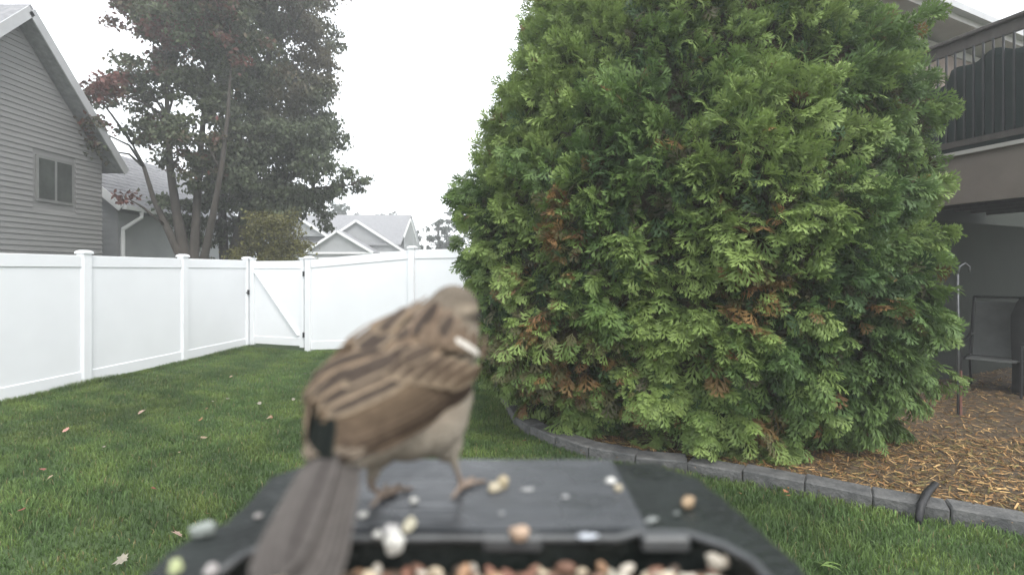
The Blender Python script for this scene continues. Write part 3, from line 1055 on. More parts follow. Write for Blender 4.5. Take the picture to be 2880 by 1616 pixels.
# boughs: each a clump of flat sprays round an outward, upswept axis
NB = 620
ph = rng.uniform(0, 2 * PI, 40000)
z = rng.uniform(0.05, 6.2, 40000)
rr = np.interp(z, ZK, RK)
keep = (rng.uniform(0, 2.35, 40000) < rr) & ((np.sin(ph) < .5) | (rng.uniform(0, 1, 40000) < .25))
ph, z = ph[keep], z[keep]
cand, OUTc, Rc = bush_R(ph, z)
sel = []
for i in range(len(cand)):
    front_ = math.sin(ph[i]) < .5
    md_ = (.215 if z[i] < 4.9 else .3) if front_ else .40
    if all((cand[i, 0] - cand[j, 0]) ** 2 + (cand[i, 1] - cand[j, 1]) ** 2 + (cand[i, 2] - cand[j, 2]) ** 2 > md_ * md_ for j in sel):
        sel.append(i)
    if len(sel) >= NB:
        break
O, OUT, z = cand[sel], OUTc[sel], z[sel]
NPl = len(O)
low = np.clip(1 - z / 1.5, 0, 1)[:, None]
upw = (.10 + .70 * np.clip((z - .5) / 3.4, 0, 1))[:, None]
axis = unit(OUT * .85 + np.array([[0, 0, 1.]]) * (upw - .40 * low) + rng.normal(size=(NPl, 3)) * .28)
prot = np.clip(rng.normal(.0, .065, NPl), -.15, .11)
start = O - OUT * (.40 - prot)[:, None]
PL = rng.uniform(.38, .60, NPl)
KS = 62
idx = np.repeat(np.arange(NPl), KS)
n = len(idx)
t = rng.uniform(0, 1, n) ** .8
ref = unit(np.cross(axis, OUT + rng.normal(size=(NPl, 3)) * .2 + np.array([[.01, .02, .03]])))
ref2 = np.cross(axis, ref)
th = rng.uniform(0, 2 * PI, n)
rad = ref[idx] * np.cos(th)[:, None] + ref2[idx] * np.sin(th)[:, None]
rho = rng.uniform(.2, 1, n) ** .5 * (.20 - .17 * t ** 1.5) * rng.uniform(.75, 1.25, NPl)[idx]
base = start[idx] + axis[idx] * (PL[idx] * t)[:, None] + rad * rho[:, None] - np.array([[0, 0, 1.]]) * (rho * .25)[:, None]
dr = (0.40 + .34 * low[idx] - .10 * np.clip((z[idx] - 2.2) / 2, 0, 1)[:, None])
D = unit(axis[idx] * (.45 + .6 * t)[:, None] + rad * (.70 - .4 * t)[:, None] + OUT[idx] * .15 - np.array([[0, 0, 1.]]) * dr + rng.normal(size=(n, 3)) * .20)
Nn = unit(rad * .45 + OUT[idx] * .62 + np.array([[0, 0, 1.]]) * (.55 - .40 * np.clip((z[idx] - 1.4) / 1.6, 0, 1))[:, None] + rng.normal(size=(n, 3)) * .35)
S = (.104 + .120 * rng.uniform(0, 1, n) ** 1.3) * (1.12 - .30 * t) * rng.uniform(.8, 1.2, NPl)[idx]
# colours
c1 = SinNoise(.5, 8, 51)(O)[idx]
c2 = rng.normal(size=NPl)[idx]
v = np.clip(.62 + .18 * c1 + .17 * c2 + .38 * (t - .5) + rng.normal(0, .10, n), 0, 1)[:, None]
dk, md, lt_ = np.array([[.054, .100, .034]]), np.array([[.114, .184, .050]]), np.array([[.205, .280, .080]])
C = np.where(v < .5, dk + (md - dk) * v * 2, md + (lt_ - md) * (v - .5) * 2)
bw = np.zeros(n)
for p_, r_ in BR:
    d_ = np.linalg.norm(base - p_[None], axis=1)
    bw = np.maximum(bw, np.clip(1.25 - d_ / r_, 0, 1))
dead = rng.uniform(0, 1, n) < bw * .8
spot = rng.uniform(0, 1, n) < .012
dead |= spot
bc = np.array([[.20, .105, .048]]) * rng.uniform(.5, 1.35, (n, 1)) + np.array([[.0, .02, .0]]) * rng.uniform(0, 1.5, (n, 1))
C[dead] = bc[dead]
zone = np.clip(1.1 - np.linalg.norm((base - bush_hit(1520, 1010)[None]) * np.array([.8, .8, 1.3]), axis=1) / .75, 0, 1)
olive = (~dead) & (rng.uniform(0, 1, n) < np.maximum(bw * .6, zone * .75))
C[olive] = np.array([[.12, .115, .045]]) * rng.uniform(.6, 1.3, (olive.sum(), 1))
VV, FF, CC = [], [], []
tid = rng.integers(0, len(TEMPL), n)
off = 0


def add_sprays(base, D, Nn, S, C, tid, VV, FF, CC, off):
    for k, (T, TF) in enumerate(TEMPL):
        s_ = tid == k
        m_ = s_.sum()
        if not m_:
            continue
        Vk = place(T, base[s_], D[s_], Nn[s_], S[s_])
        FF.append(((np.arange(m_) * len(T))[:, None, None] + TF[None]).reshape(-1, 3) + off)
        tip = .78 + .40 * np.clip(np.hypot(T[:, 0], T[:, 1]), 0, 1)
        CC.append((C[s_][:, None, :] * tip[None, :, None]).reshape(-1, 3))
        VV.append(Vk.reshape(-1, 3))
        off += m_ * len(T)
    return off


# keep sprays off the ground
low_ = base[:, 2] < .06
base[low_, 2] = .06 + rng.uniform(0, .05, low_.sum())
off = add_sprays(base, D, Nn, S, C, tid, VV, FF, CC, off)
# inner, older sprays
NI = 7000
ph = rng.uniform(PI * .85, PI * 2.15, NI)
z = rng.uniform(.05, 5.6, NI)
Pi, Oi, Ri = bush_R(ph, z)
Pi = Pi - Oi * rng.uniform(.12, .38, NI)[:, None]
Di = unit(Oi * .4 + rng.normal(size=(NI, 3)) * .7 + np.array([[0, 0, -.2]]))
Ni = unit(Oi + rng.normal(size=(NI, 3)) * .5)
Ci = np.array([[.065, .062, .030]]) * rng.uniform(.5, 1.4, (NI, 1))
gr = rng.uniform(0, 1, NI) < .5
Ci[gr] = np.array([[.045, .085, .032]]) * rng.uniform(.7, 1.3, (gr.sum(), 1))
off = add_sprays(Pi, Di, Ni, rng.uniform(.14, .24, NI), Ci, rng.integers(0, len(TEMPL), NI), VV, FF, CC, off)
link('crown', np_mesh('crown', np.concatenate(VV), np.concatenate(FF), np.concatenate(CC)), M['thuja'], tree)

# ------------------------------------------------------------------ own house and deck on the right
U_ = Vector((.893, .45, 0)); V_ = Vector((.45, -.893, 0))


def uv(u, v, z=0):
    return U_ * u + V_ * v + UP * z


AX = (U_, V_, UP)
hs = empty('deck_house', uv(9, -7, 0), 'brown walled house with pale eaves behind the raised deck', 'house')
VW = -5.25
MB().box(uv(12.4, VW - 3.0, 4.35), (11.8, 6.0, 2.9), AX).build('upper_wall', M['brown_wall'], hs)
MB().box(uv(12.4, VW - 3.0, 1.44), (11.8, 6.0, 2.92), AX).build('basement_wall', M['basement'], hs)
MB().box(uv(10.9, -4.67, 1.17), (5.6, 1.14, 2.34), AX).build('basement_wall', M['basement'], hs)  # bump-out added to shorten the hazy view and keep the recess dark
MB().box(uv(12.4, VW + .26, 5.86), (12.6, .62, .05), AX).build('soffit', M['soffit'], hs)
MB().box(uv(12.4, VW + .585, 5.93), (12.6, .03, .20), AX).build('fascia', M['soffit'], hs)
gt = MB().box(uv(12.4, VW + .66, 5.985), (12.6, .12, .11), AX).build('gutter', M['trim_grey'], hs)
MB().box(uv(12.4, VW + .012, 5.72), (11.8, .03, .14), AX).build('frieze_board', M['soffit'], hs)
mb = MB()
q = [uv(6.1, VW + .62, 5.99), uv(18.7, VW + .62, 5.99), uv(18.7, VW - 3, 7.8), uv(6.1, VW - 3, 7.8)]
mb.hexa(q + [p + UP * .1 for p in q])
q = [uv(6.1, VW - 3.004, 7.8), uv(18.7, VW - 3.004, 7.8), uv(18.7, VW - 6.6, 5.99), uv(6.1, VW - 6.6, 5.99)]
mb.hexa(q + [p + UP * .1 for p in q])
mb.build('roof', M['shingle'], hs)
wo = MB().box(uv(8.55, VW + .02, 4.3), (1.1, .05, 1.5), AX).build('window', M['trim'], hs)
link('pane', MB().box(uv(8.55, VW + .05, 4.3), (.94, .02, 1.34), AX).mesh('pane'), M['glass'], wo)

VD = Vector((.28, -.96, 0)).normalized()
_d0 = Vector((5.14, 6.65, 0))
_off = _d0 - U_ * 7.58 + VD * 3.63


def uvd(u, v, z=0):
    return U_ * u + VD * v + _off + UP * z


AXD = (U_, VD, UP)
deck = empty('raised_deck', uvd(9.5, -3.5, 0), 'raised deck with dark railing and green shade cloth above the bed', 'deck')
DU, DV0, DV1 = 7.58, VW + .06, -1.7
ZF = 2.98      # floor rim top
RT_ = 4.36     # rail top
# floor planks
nbd = 22
for k in range(nbd):
    v0 = DV0 + .02 + (DV1 - DV0 - .02) * k / nbd
    v1 = DV0 + .02 + (DV1 - DV0 - .02) * (k + 1) / nbd - .008
    MB().box(uvd(DU + 2.7, (v0 + v1) / 2, ZF + .016), (5.4, v1 - v0, .028), AXD).build('floor_plank', M['deckrail'], deck)
MB().box(uvd(DU + .02, (DV0 + DV1) / 2, (ZF + 2.40) / 2), (.045, DV1 - DV0, ZF - 2.40), AXD).build('rim_beam', M['beam'], deck)
MB().box(uvd(DU + 2.7, DV1 + .024, (ZF + 2.40) / 2), (5.4, .045, ZF - 2.40), AXD).build('rim_beam', M['beam'], deck)
MB().box(uvd(DU - .015, (DV0 + DV1) / 2, ZF + .006), (.075, DV1 - DV0, .045), AXD).build('drip_edge', M['soffit'], deck)
for k in range(9):
    MB().box(uvd(DU + .3 + k * .6, (DV0 + DV1) / 2, 2.82), (.045, DV1 - DV0 - .06, .25), AXD).build('joist', M['deckrail'], deck)
# railing along the side and the front
MB().box(uvd(DU + .03, (DV0 + DV1) / 2, RT_ - .02), (.15, DV1 - DV0, .04), AXD).build('top_rail', M['deckrail'], deck, bevel=.006)
MB().box(uvd(DU + .03, (DV0 + DV1) / 2, RT_ - .105), (.045, DV1 - DV0, .125), AXD).build('rail_board', M['deckrail'], deck)
MB().box(uvd(DU + .03, (DV0 + DV1) / 2, ZF + .13), (.045, DV1 - DV0, .07), AXD).build('bottom_rail', M['deckrail'], deck)
MB().box(uvd(DU + 2.7, DV1 + .03, RT_ - .02), (5.4, .15, .04), AXD).build('top_rail', M['deckrail'], deck)
nbal = int((DV1 - DV0) / .098)
bal = None
for k in range(nbal):
    v_ = DV0 + .06 + k * .098
    if bal is None:
        bal = MB().box((0, 0, 0), (.020, .020, RT_ - .165 - ZF - .165), AXD).mesh('baluster')
        bal.materials.append(M['iron'])
    o = bpy.data.objects.new('baluster', bal)
    COL.objects.link(o)
    o.parent = deck
    o.location = uvd(DU - .008, v_, (RT_ - .165 + ZF + .165) / 2) - deck.location
for v_ in (DV0 + .1, (DV0 + DV1) / 2 + .9, DV1 - .06):
    MB().box(uvd(DU + .10, v_, RT_ / 2 + .62), (.09, .09, RT_ - 3.0 + .1), AXD).build('rail_post', M['deckrail'], deck) if False else None
for u_, v_ in ((DU + 5.2, DV1 - .12), (DU + .12, DV1 - .12)):
    MB().box(uvd(u_, v_, 1.2), (.14, .14, 2.40), AXD).build('deck_post', M['beam'], deck)
# shade cloth tied inside the balusters
nv, nz_ = 60, 10
Vc = []
for i in range(nv + 1):
    v_ = DV0 + .03 + (DV1 - DV0 - .06) * i / nv
    top = 3.90 + .045 * math.sin(v_ * 6.0) + .03 * math.sin(v_ * 15.1 + 1) + (.12 if v_ > -3.35 else 0)
    for j in range(nz_ + 1):
        zz_ = ZF + .035 + (top - ZF - .035) * j / nz_
        wob = .012 * math.sin(v_ * 22 + j * .6) + .010 * math.sin(v_ * 9 - j)
        Vc.append(tuple(uvd(DU + .030 + wob, v_, zz_)))
Fc = []
for i in range(nv):
    for j in range(nz_):
        a_ = i * (nz_ + 1) + j
        Fc.append((a_, a_ + nz_ + 1, a_ + nz_ + 2, a_ + 1))
me = bpy.data.meshes.new('shade_cloth')
me.from_pydata(Vc, [], Fc)
cl_o = link('shade_cloth', me, M['fabric'], deck, smooth=True)
sm = cl_o.modifiers.new('thick', 'SOLIDIFY'); sm.thickness = .003
# pale slatted panel on the deck, seen through the balusters
ps = empty('privacy_panel', uvd(8.9, -4.4, ZF + .03), 'pale grey slatted panel standing on the deck behind the railing', 'panel')
for k in range(4):
    MB().box(uvd(9.1, -4.45, 3.18 + k * .31 + .14), (1.5, .03, .27), AXD).build('slat', M['trim_grey'], ps)
for u_ in (8.42, 9.78):
    MB().box(uvd(u_, -4.48, 3.66), (.05, .05, 1.26), AXD).build('upright', M['trim_grey'], ps)

# under the deck
ch = empty('patio_chair', at(2790, 760, 7.0)[:2] + (0,), 'grey sling patio chair in the shade under the deck', 'chair')
c0 = Vector(at(2795, 760, 7.0)); c0.z = 0.03
cd = Vector((-.75, -.66, 0)).normalized(); cs = Vector((-cd.y, cd.x, 0))
AXc = (cs, cd, UP)


def cpt(s_, d_, z_):
    return c0 + cs * s_ + cd * d_ + UP * z_


MB().hexa([cpt(-.24, -.22, .44), cpt(.24, -.22, .44), cpt(.24, -.20, .44), cpt(-.24, -.20, .44), cpt(-.24, -.50, 1.16), cpt(.24, -.50, 1.16), cpt(.24, -.48, 1.16), cpt(-.24, -.48, 1.16)]).build('backrest', M['sling'], ch)
MB().hexa([cpt(-.24, -.22, .41), cpt(.24, -.22, .41), cpt(.24, .28, .43), cpt(-.24, .28, .43), cpt(-.24, -.22, .43), cpt(.24, -.22, .43), cpt(.24, .28, .45), cpt(-.24, .28, .45)]).build('seat', M['sling'], ch)
for s_ in (-1, 1):
    MB().tube([cpt(s_ * .27, -.54, 1.22), cpt(s_ * .27, -.22, .44), cpt(s_ * .27, .30, .44)], .017, 8).build('side_frame', M['iron'], ch)
    MB().tube([cpt(s_ * .27, -.36, .72), cpt(s_ * .29, -.1, .67), cpt(s_ * .29, .30, .64)], .020, 8).build('armrest', M['iron'], ch)
    MB().tube([cpt(s_ * .29, .30, .64), cpt(s_ * .29, .33, 0)], .016, 8).build('leg', M['iron'], ch)
    MB().tube([cpt(s_ * .27, -.20, .44), cpt(s_ * .28, -.36, 0)], .016, 8).build('leg', M['iron'], ch)
MB().tube([cpt(-.27, -.54, 1.22), cpt(.27, -.54, 1.22)], .017, 8).build('top_bar', M['iron'], ch)

gc = Vector(at(3035, 760, 6.6)); gc.z = .03
gb = bmesh.new()
bmesh.ops.create_cube(gb, size=1)
bmesh.ops.subdivide_edges(gb, edges=gb.edges, cuts=7, use_grid_fill=True)
for v_ in gb.verts:
    z_ = v_.co.z + .5
    f_ = 1.0 - .16 * max(0, z_ - .72) / .28 * (1 if True else 0)
    x_, y_ = v_.co.x * 1.15, v_.co.y * .62
    if z_ > .72:
        y_ *= 1 - 1.2 * ((z_ - .72) / .28) ** 2 * .5
        x_ *= 1 - .55 * ((z_ - .72) / .28) ** 2 * .5
    wr = .014 * math.sin(x_ * 24 + z_ * 3) + .010 * math.sin(y_ * 31 + z_ * 7)
    k_ = 1 + wr + .03 * (1 - z_)
    v_.co = gc + cs * (x_ * k_) + cd * (y_ * k_) + UP * (z_ * 1.36)
me = bpy.data.meshes.new('covered_grill')
gb.to_mesh(me); gb.free()
tag(link('covered_grill', me, M['cover'], smooth=True), 'black covered grill at the right edge under the deck', 'grill')

pb = Vector(gpt(2694, 1178))
sk = empty('garden_stake', (pb.x, pb.y, 0.03), 'thin grey metal stake standing beside the arborvitae under the deck', 'stake')
MB().tube([(pb.x, pb.y, 0), (pb.x + .005, pb.y, .8), (pb.x + .0, pb.y, 1.58)], .011, 8).build('rod', M['galv'], sk, smooth=True)
MB().tube([(pb.x, pb.y, 1.58), (pb.x + .02, pb.y, 1.66), (pb.x + .08, pb.y, 1.70), (pb.x + .13, pb.y, 1.66), (pb.x + .13, pb.y, 1.6)], .009, 8).build('hook', M['galv'], sk, smooth=True)
M['redwood'] = mat('red_stake', (.17, .075, .055), .8, .25, 20)
tag(MB().tube([(pb.x + .07, pb.y + .05, 0), (pb.x + .075, pb.y + .05, .52)], [.016, .013], 6).build('wooden_stake', M['redwood']),
    'short reddish wooden stake beside the thin grey metal stake', 'stake')

# black bent pipe lying over the edging
q0 = Vector(gpt(2585, 1466)); q3 = Vector(at(2631, 1360, 3.74))
qm = Vector(at(2590, 1420, 3.47)); qn = Vector(at(2606, 1386, 3.60))
bp_ = MB().tube([q0 - UP * .04, q0 + UP * .02, qm, qn, q3], [.020, .023, .025, .025, .022], 12)
tag(bp_.build('black_pipe', M['pipe'], smooth=True), 'short bent black plastic pipe leaning over the stone edging', 'pipe')

# ------------------------------------------------------------------ fallen leaves
MAPLE2D = [(0, 0), (.12, .10), (.42, .02), (.34, .22), (.62, .34), (.40, .48), (.46, .72), (.20, .62), (0, 1.0), (-.20, .62), (-.46, .72), (-.40, .48), (-.62, .34), (-.34, .22), (-.42, .02), (-.12, .10)]


def fallen_leaf(px, py, size, col, label, group=None, green=False):
    p = Vector(gpt(px, py, CH - .05))
    if py < 1075:
        p.z += g(p.x, p.y)
    a = random.uniform(0, 2 * PI)
    tilt = Matrix.Rotation(random.uniform(-.5, .5), 4, 'X') @ Matrix.Rotation(random.uniform(-.5, .5), 4, 'Y')
    Mx = Matrix.Translation(p) @ tilt @ Matrix.Rotation(a, 4, 'Z')
    bm = bmesh.new()
    cv = bm.verts.new((0, .42, .02))
    ring = [bm.verts.new((x_, y_, .14 * abs(x_) - .10 * (y_ - .4) ** 2)) for x_, y_ in MAPLE2D]
    for k in range(len(ring)):
        bm.faces.new((cv, ring[k], ring[(k + 1) % len(ring)]))
    s0 = bm.verts.new((.012, -.45, .02)); s1 = bm.verts.new((-.012, -.45, .02))
    bm.faces.new((ring[0], s1, s0))
    for v_ in bm.verts:
        v_.co = (v_.co - Vector((0, .4, 0))) * size * .8
    me = bpy.data.meshes.new('fallen_leaf')
    bm.to_mesh(me); bm.free()
    at_ = me.color_attributes.new('tint', 'FLOAT_COLOR', 'POINT')
    for k in range(len(me.vertices)):
        f_ = random.uniform(.8, 1.15)
        at_.data[k].color = (col[0] * f_, col[1] * f_, col[2] * f_, 1)
    me.materials.append(M['fallen'])
    o = bpy.data.objects.new('fallen_leaf', me)
    COL.objects.link(o)
    o.matrix_world = Mx
    tag(o, label, 'leaf', group or 'fallen leaves on the lawn')


PINK, TAN, REDL, PALE, ORG = (.36, .25, .20), (.27, .20, .13), (.20, .045, .035), (.22, .20, .155), (.27, .12, .06)
fallen_leaf(397, 1158, .105, PINK, 'pinkish dry leaf on the lawn, largest near the fence')
fallen_leaf(185, 1208, .075, (.42, .22, .18), 'dull pink leaf lying in the darker grass near the fence')
fallen_leaf(500, 1501, .095, PINK, 'curled pale pink leaf on the grass beside the corner of the feeder tray')
fallen_leaf(342, 1573, .10, PALE, 'pale whitish dry leaf at the lower edge of the lawn')
fallen_leaf(433, 1372, .055, REDL, 'small bright red leaf in the middle of the lawn')
fallen_leaf(120, 1318, .055, (.25, .08, .07), 'small dark red leaf above the tan leaf at the far left of the lawn')
fallen_leaf(142, 1340, .065, TAN, 'tan curled leaf below a dark red one at the far left of the lawn')
fallen_leaf(60, 1432, .055, REDL, 'small red leaf near the left edge of the photo')
fallen_leaf(583, 1442, .045, ORG, 'small orange leaf on the grass nearest the feeder tray')
for (x_, y_, s_) in ((573, 1229, .07), (650, 1058, .07), (690, 1064, .05), (757, 1173, .08), (505, 1270, .03)):
    fallen_leaf(x_, y_, s_, TAN, 'small tan dry leaf scattered on the lawn')
for (x_, y_, s_) in ((580, 1148, .05), (565, 1178, .06), (762, 1172, .06)):
    fallen_leaf(x_, y_, s_, ORG, 'small orange leaf scattered farther up the lawn')
for (x_, y_, s_) in ((600, 1128, .05), (715, 1054, .08), (730, 1133, .07), (780, 1207, .05), (855, 1020, .06), (857, 1050, .07), (825, 1122, .06), (760, 1075, .06), (292, 1255, .03), (640, 1120, .05)):
    fallen_leaf(x_, y_, s_, PALE, 'small pale leaf scattered farther up the lawn')
for (x_, y_, s_) in ((1690, 1296, .05), (1475, 1238, .06), (2215, 1392, .05), (2210, 1380, .05), (1830, 1312, .06), (1790, 1312, .05), (2080, 1385, .04), (2420, 1460, .04)):
    fallen_leaf(x_, y_, s_, ORG, 'small rusty orange leaf lying along the stone edging', 'leaves along the edging')


def clip_spray(px, py, size, ang, label):
    p = np.array([gpt(px, py, CH - .06)])
    T, TF = TEMPL[2]
    V = place(T, p, np.array([[math.cos(ang), math.sin(ang), .1]]), np.array([[0, 0, 1.]]), np.array([size]))[0]
    me = np_mesh('thuja_sprig', V, TF, np.tile([[.16, .24, .07]], (len(V), 1)))
    tag(link('thuja_sprig', me, M['thuja']), label, 'sprig')


clip_spray(1372, 1296, .17, .35, 'broken pale green arborvitae sprig on the grass behind the tray')
clip_spray(2305, 1592, .16, .6, 'pale green arborvitae sprig on the grass at the lower right')

# ------------------------------------------------------------------ bird feeder tray
H = 0.108
TZ = CH - H
feeder = empty('bird_feeder', (-.0125, .18, TZ), 'black plastic bird feeder tray with a wet panel and seed trough', 'bird feeder')
XL, XR, YB, YF = -.126, .101, .300, .040
TYB = .2135                       # back edge of the trough
IX0, IX1 = -.104, .089            # trough sides
TH = .010
CHF = .022


def corner(cx_, cy_, r, a0, a1, n=5):
    return [(cx_ + r * math.cos(a0 + (a1 - a0) * k / n), cy_ + r * math.sin(a0 + (a1 - a0) * k / n)) for k in range(n + 1)]


outer = [(XL, YF), (XR + .004, YF)] + corner(XR - .012, YB - .022, .018, 0, PI / 2, 4)[0:0] + [(XR + .004, .205), (XR, .245), (XR - .004, .278), (XR - .022, YB), (XL + .014, YB), (XL - .000, .279), (XL + .003, .245), (XL + .004, .228), (XL - .003, .222), (XL - .005, .205)]
inner = [(IX0, YF + .02), (IX1, YF + .02), (IX1, TYB - .018), (IX1 - .006, TYB - .006), (IX1 - .018, TYB + .004), (.050, TYB + .004), (.042, TYB), (IX0 + .03, TYB), (IX0 + .012, TYB - .004), (IX0 + .003, TYB - .012), (IX0, TYB - .025)]
def ragged(poly, step, amp, keep_y):
    out_ = []
    for k in range(len(poly)):
        a_, b_ = Vector(poly[k]), Vector(poly[(k + 1) % len(poly)])
        m_ = max(1, int((b_ - a_).length / step))
        for j in range(m_):
            p_ = a_.lerp(b_, j / m_)
            if p_.y > keep_y:
                p_ += Vector((random.uniform(-amp, amp), random.uniform(-amp, amp)))
            out_.append((p_.x, p_.y))
    return out_


outer = ragged(outer, .008, .0007, .12)
bm = bmesh.new()
ov = [bm.verts.new((x_, y_, TZ)) for x_, y_ in outer]
iv = [bm.verts.new((x_, y_, TZ)) for x_, y_ in inner]
eds = [bm.edges.new((ov[k], ov[(k + 1) % len(ov)])) for k in range(len(ov))] + [bm.edges.new((iv[k], iv[(k + 1) % len(iv)])) for k in range(len(iv))]
bmesh.ops.triangle_fill(bm, edges=eds, use_beauty=True)
# remove faces filling the hole
for f_ in list(bm.faces):
    c_ = f_.calc_center_median()
    if all(v_ in iv for v_ in f_.verts) and IX0 < c_.x < IX1 and c_.y < TYB and c_.y > YF + .02:
        bm.faces.remove(f_)
for f_ in bm.faces:
    if f_.normal.z < 0:
        f_.normal_flip()
bf = list(bm.faces)
# outer wall with a rounded shoulder
lows = [bm.verts.new((x_ * 1.0, y_, TZ - .026)) for x_, y_ in outer]
for k in range(len(ov)):
    k2 = (k + 1) % len(ov)
    bm.faces.new((ov[k2], ov[k], lows[k], lows[k2]))
fl = [bm.verts.new((x_, y_, TZ - .022)) for x_, y_ in inner]
for k in range(len(iv)):
    k2 = (k + 1) % len(iv)
    bm.faces.new((iv[k], iv[k2], fl[k2], fl[k]))
bm.faces.new(fl)
bm.faces.new(list(reversed(lows)))
me = bpy.data.meshes.new('tray')
bm.to_mesh(me); bm.free()
tray = link('tray', me, M['tray'], feeder)
bv = tray.modifiers.new('soft', 'BEVEL'); bv.width = .0022; bv.segments = 3; bv.limit_method = 'ANGLE'; bv.angle_limit = .6
# rim bead around the trough
M['rim'] = mat('grey_rim', (.05, .053, .055), .4, .35, 60, spec=.5)  # lighter grey than the tray plastic
bead = [(x_, y_, TZ + .0008) for x_, y_ in inner[1:]]
MB().tube(bead, .0017, 8).build('trough_rim', M['rim'], feeder, smooth=True)
# wet centre panel: fine moulded ridges across it
pn = MB()
px0, px1, py0, py1 = -.081, .0555, TYB + .0045, YB - .0015
nr = 26
for k in range(nr):
    ya = py0 + (py1 - py0) * k / nr
    yb = py0 + (py1 - py0) * (k + 1) / nr
    pn.hexa([(px0, ya, TZ + .0004), (px1, ya, TZ + .0004), (px1, yb, TZ + .0004), (px0, yb, TZ + .0004),
             (px0, ya + .0002, TZ + .0022), (px1, ya + .0002, TZ + .0022), (px1, yb - .0005, TZ + .0026), (px0, yb - .0005, TZ + .0026)])
pn.build('wet_panel', M['panel'], feeder)
# lighter clip tabs on the back rim of the trough
for x0_, x1_ in ((-.012, .012), (.052, .071)):
    MB().box(((x0_ + x1_) / 2, TYB + .001, TZ - .001), (x1_ - x0_, .006, .006)).build('clip_tab', M['rim'], feeder, bevel=.001)
MB().tube([(-.0125, .13, -.05), (-.0125, .13, TZ - .024)], .014, 12).build('pole', M['iron'], feeder, smooth=True)
MB().box((-.0125, .036, TZ + .01), (.2, .008, .07)).build('back_plate', M['tray'], feeder, bevel=.002)


# seeds and nuts
def seed_bm(c, r, seed, lumps=.34):
    r_ = random.Random(seed)
    bm = bmesh.new()
    bmesh.ops.create_icosphere(bm, subdivisions=3, radius=1)
    ph_ = [r_.uniform(0, 6.28) for _ in range(6)]
    rot = Matrix.Rotation(r_.uniform(0, 6.28), 3, 'Z')
    for v_ in bm.verts:
        k_ = 1 + lumps * (.5 * math.sin(2.3 * v_.co.x + ph_[0]) + .5 * math.sin(3.1 * v_.co.y + ph_[1]) + .3 * math.sin(5 * v_.co.z + ph_[2]) + .25 * math.sin(6 * v_.co.x + 4 * v_.co.y + ph_[3]))
        q_ = rot @ Vector((v_.co.x * r[0] * k_, v_.co.y * r[1] * k_, v_.co.z * r[2] * k_)) if r[3] is None else Matrix.Rotation(r[3], 3, 'Z') @ Vector((v_.co.x * r[0] * k_, v_.co.y * r[1] * k_, v_.co.z * r[2] * k_))
        v_.co = Vector(c) + q_
    return bm


def seed(px, py, w, l, hgt, col, label, ang=None, name='seed', h=H - .0026, group='seeds on the tray ledge', cat='seed'):
    p = gpt(px, py, h)
    bm = seed_bm((p[0], p[1], p[2] + hgt * .55), (w * .44, l * .44, hgt * .8, ang), px * 7 + py)
    me = bpy.data.meshes.new(name)
    bm.to_mesh(me); bm.free()
    at_ = me.color_attributes.new('tint', 'FLOAT_COLOR', 'POINT')
    for k in range(len(me.vertices)):
        f_ = random.uniform(.78, 1.05) * .68
        at_.data[k].color = (col[0] * f_, col[1] * f_, col[2] * f_, 1)
    o = link(name, me, M['nut'], smooth=True)
    tag(o, label, cat, group)


CRM, WHT, TN, GRY = (.66, .58, .42), (.80, .79, .74), (.46, .33, .20), (.40, .40, .38)
seed(1392, 1378, .0075, .006, .0032, CRM, 'chunky cream nut piece on the wet panel nearest the bird', .4, 'nut_piece', cat='nut')
seed(1412, 1366, .0055, .0075, .0036, (.62, .52, .34), 'upright tan half nut leaning on the cream nut piece', -.5, 'nut_piece', cat='nut')
seed(1480, 1378, .0062, .003, .0008, (.55, .55, .54), 'flat whitish husk flake on the middle of the wet panel', .1, 'seed_husk', cat='husk')
seed(1588, 1397, .0038, .0026, .0008, (.5, .5, .5), 'tiny pale husk flake on the wet panel right of centre', .3, 'seed_husk', cat='husk')
seed(1410, 1445, .0026, .0036, .0007, (.36, .37, .37), 'faint translucent husk flake below the nut pieces', .2, 'seed_husk', cat='husk')
seed(1714, 1356, .0062, .0045, .0018, (.86, .85, .80), 'bright white oval seed at the corner of the wet panel', .2)
seed(1741, 1377, .0045, .0045, .0018, CRM, 'small cream seed beside the bright white oval seed')
seed(1932, 1420, .0058, .010, .0024, TN, 'tan sunflower kernel on the dark side of the tray', -.6, h=H - .0006)
seed(1902, 1446, .0036, .0025, .0009, (.22, .24, .23), 'tiny dark grey husk beside the tan kernel', .5, 'seed_husk', h=H - .0006, cat='husk')
seed(1828, 1464, .0075, .0036, .0009, (.33, .35, .34), 'grey husk smear on the front edge of the dark tray side', .5, 'seed_husk', h=H - .0006, cat='husk')
seed(1795, 1483, .0055, .0040, .0009, (.33, .35, .34), 'smaller grey husk smear nearest the trough rim', .2, 'seed_husk', h=H - .0006, cat='husk')
seed(1460, 1512, .0095, .0058, .0030, (.62, .45, .32), 'peach coloured nut chunk on the edge of the trough', .05, 'nut_piece', cat='nut')
seed(1655, 1513, .0085, .0036, .0014, (.68, .72, .78), 'bluish white oval husk on the edge of the trough', .05, 'seed_husk', cat='husk')
seed(1165, 1412, .0040, .0030, .0016, WHT, 'small white grain between the feet of the bird', .2)
seed(1024, 1452, .0046, .0036, .0016, WHT, 'small white grain at the claw of the near foot')
seed(1105, 1498, .0085, .0070, .0020, (.78, .76, .74), 'white crumbled seed in the heap at the trough edge', .3)
seed(1147, 1488, .0060, .0085, .0032, (.74, .69, .52), 'cream kernel standing in the heap at the trough edge', -.2)
seed(1062, 1510, .0050, .0042, .0016, WHT, 'small white seed on the trough edge beside the tail')
seed(1108, 1541, .0085, .0075, .0040, (.88, .87, .80), 'large bright white seed perched on the trough rim below the heap', .3)
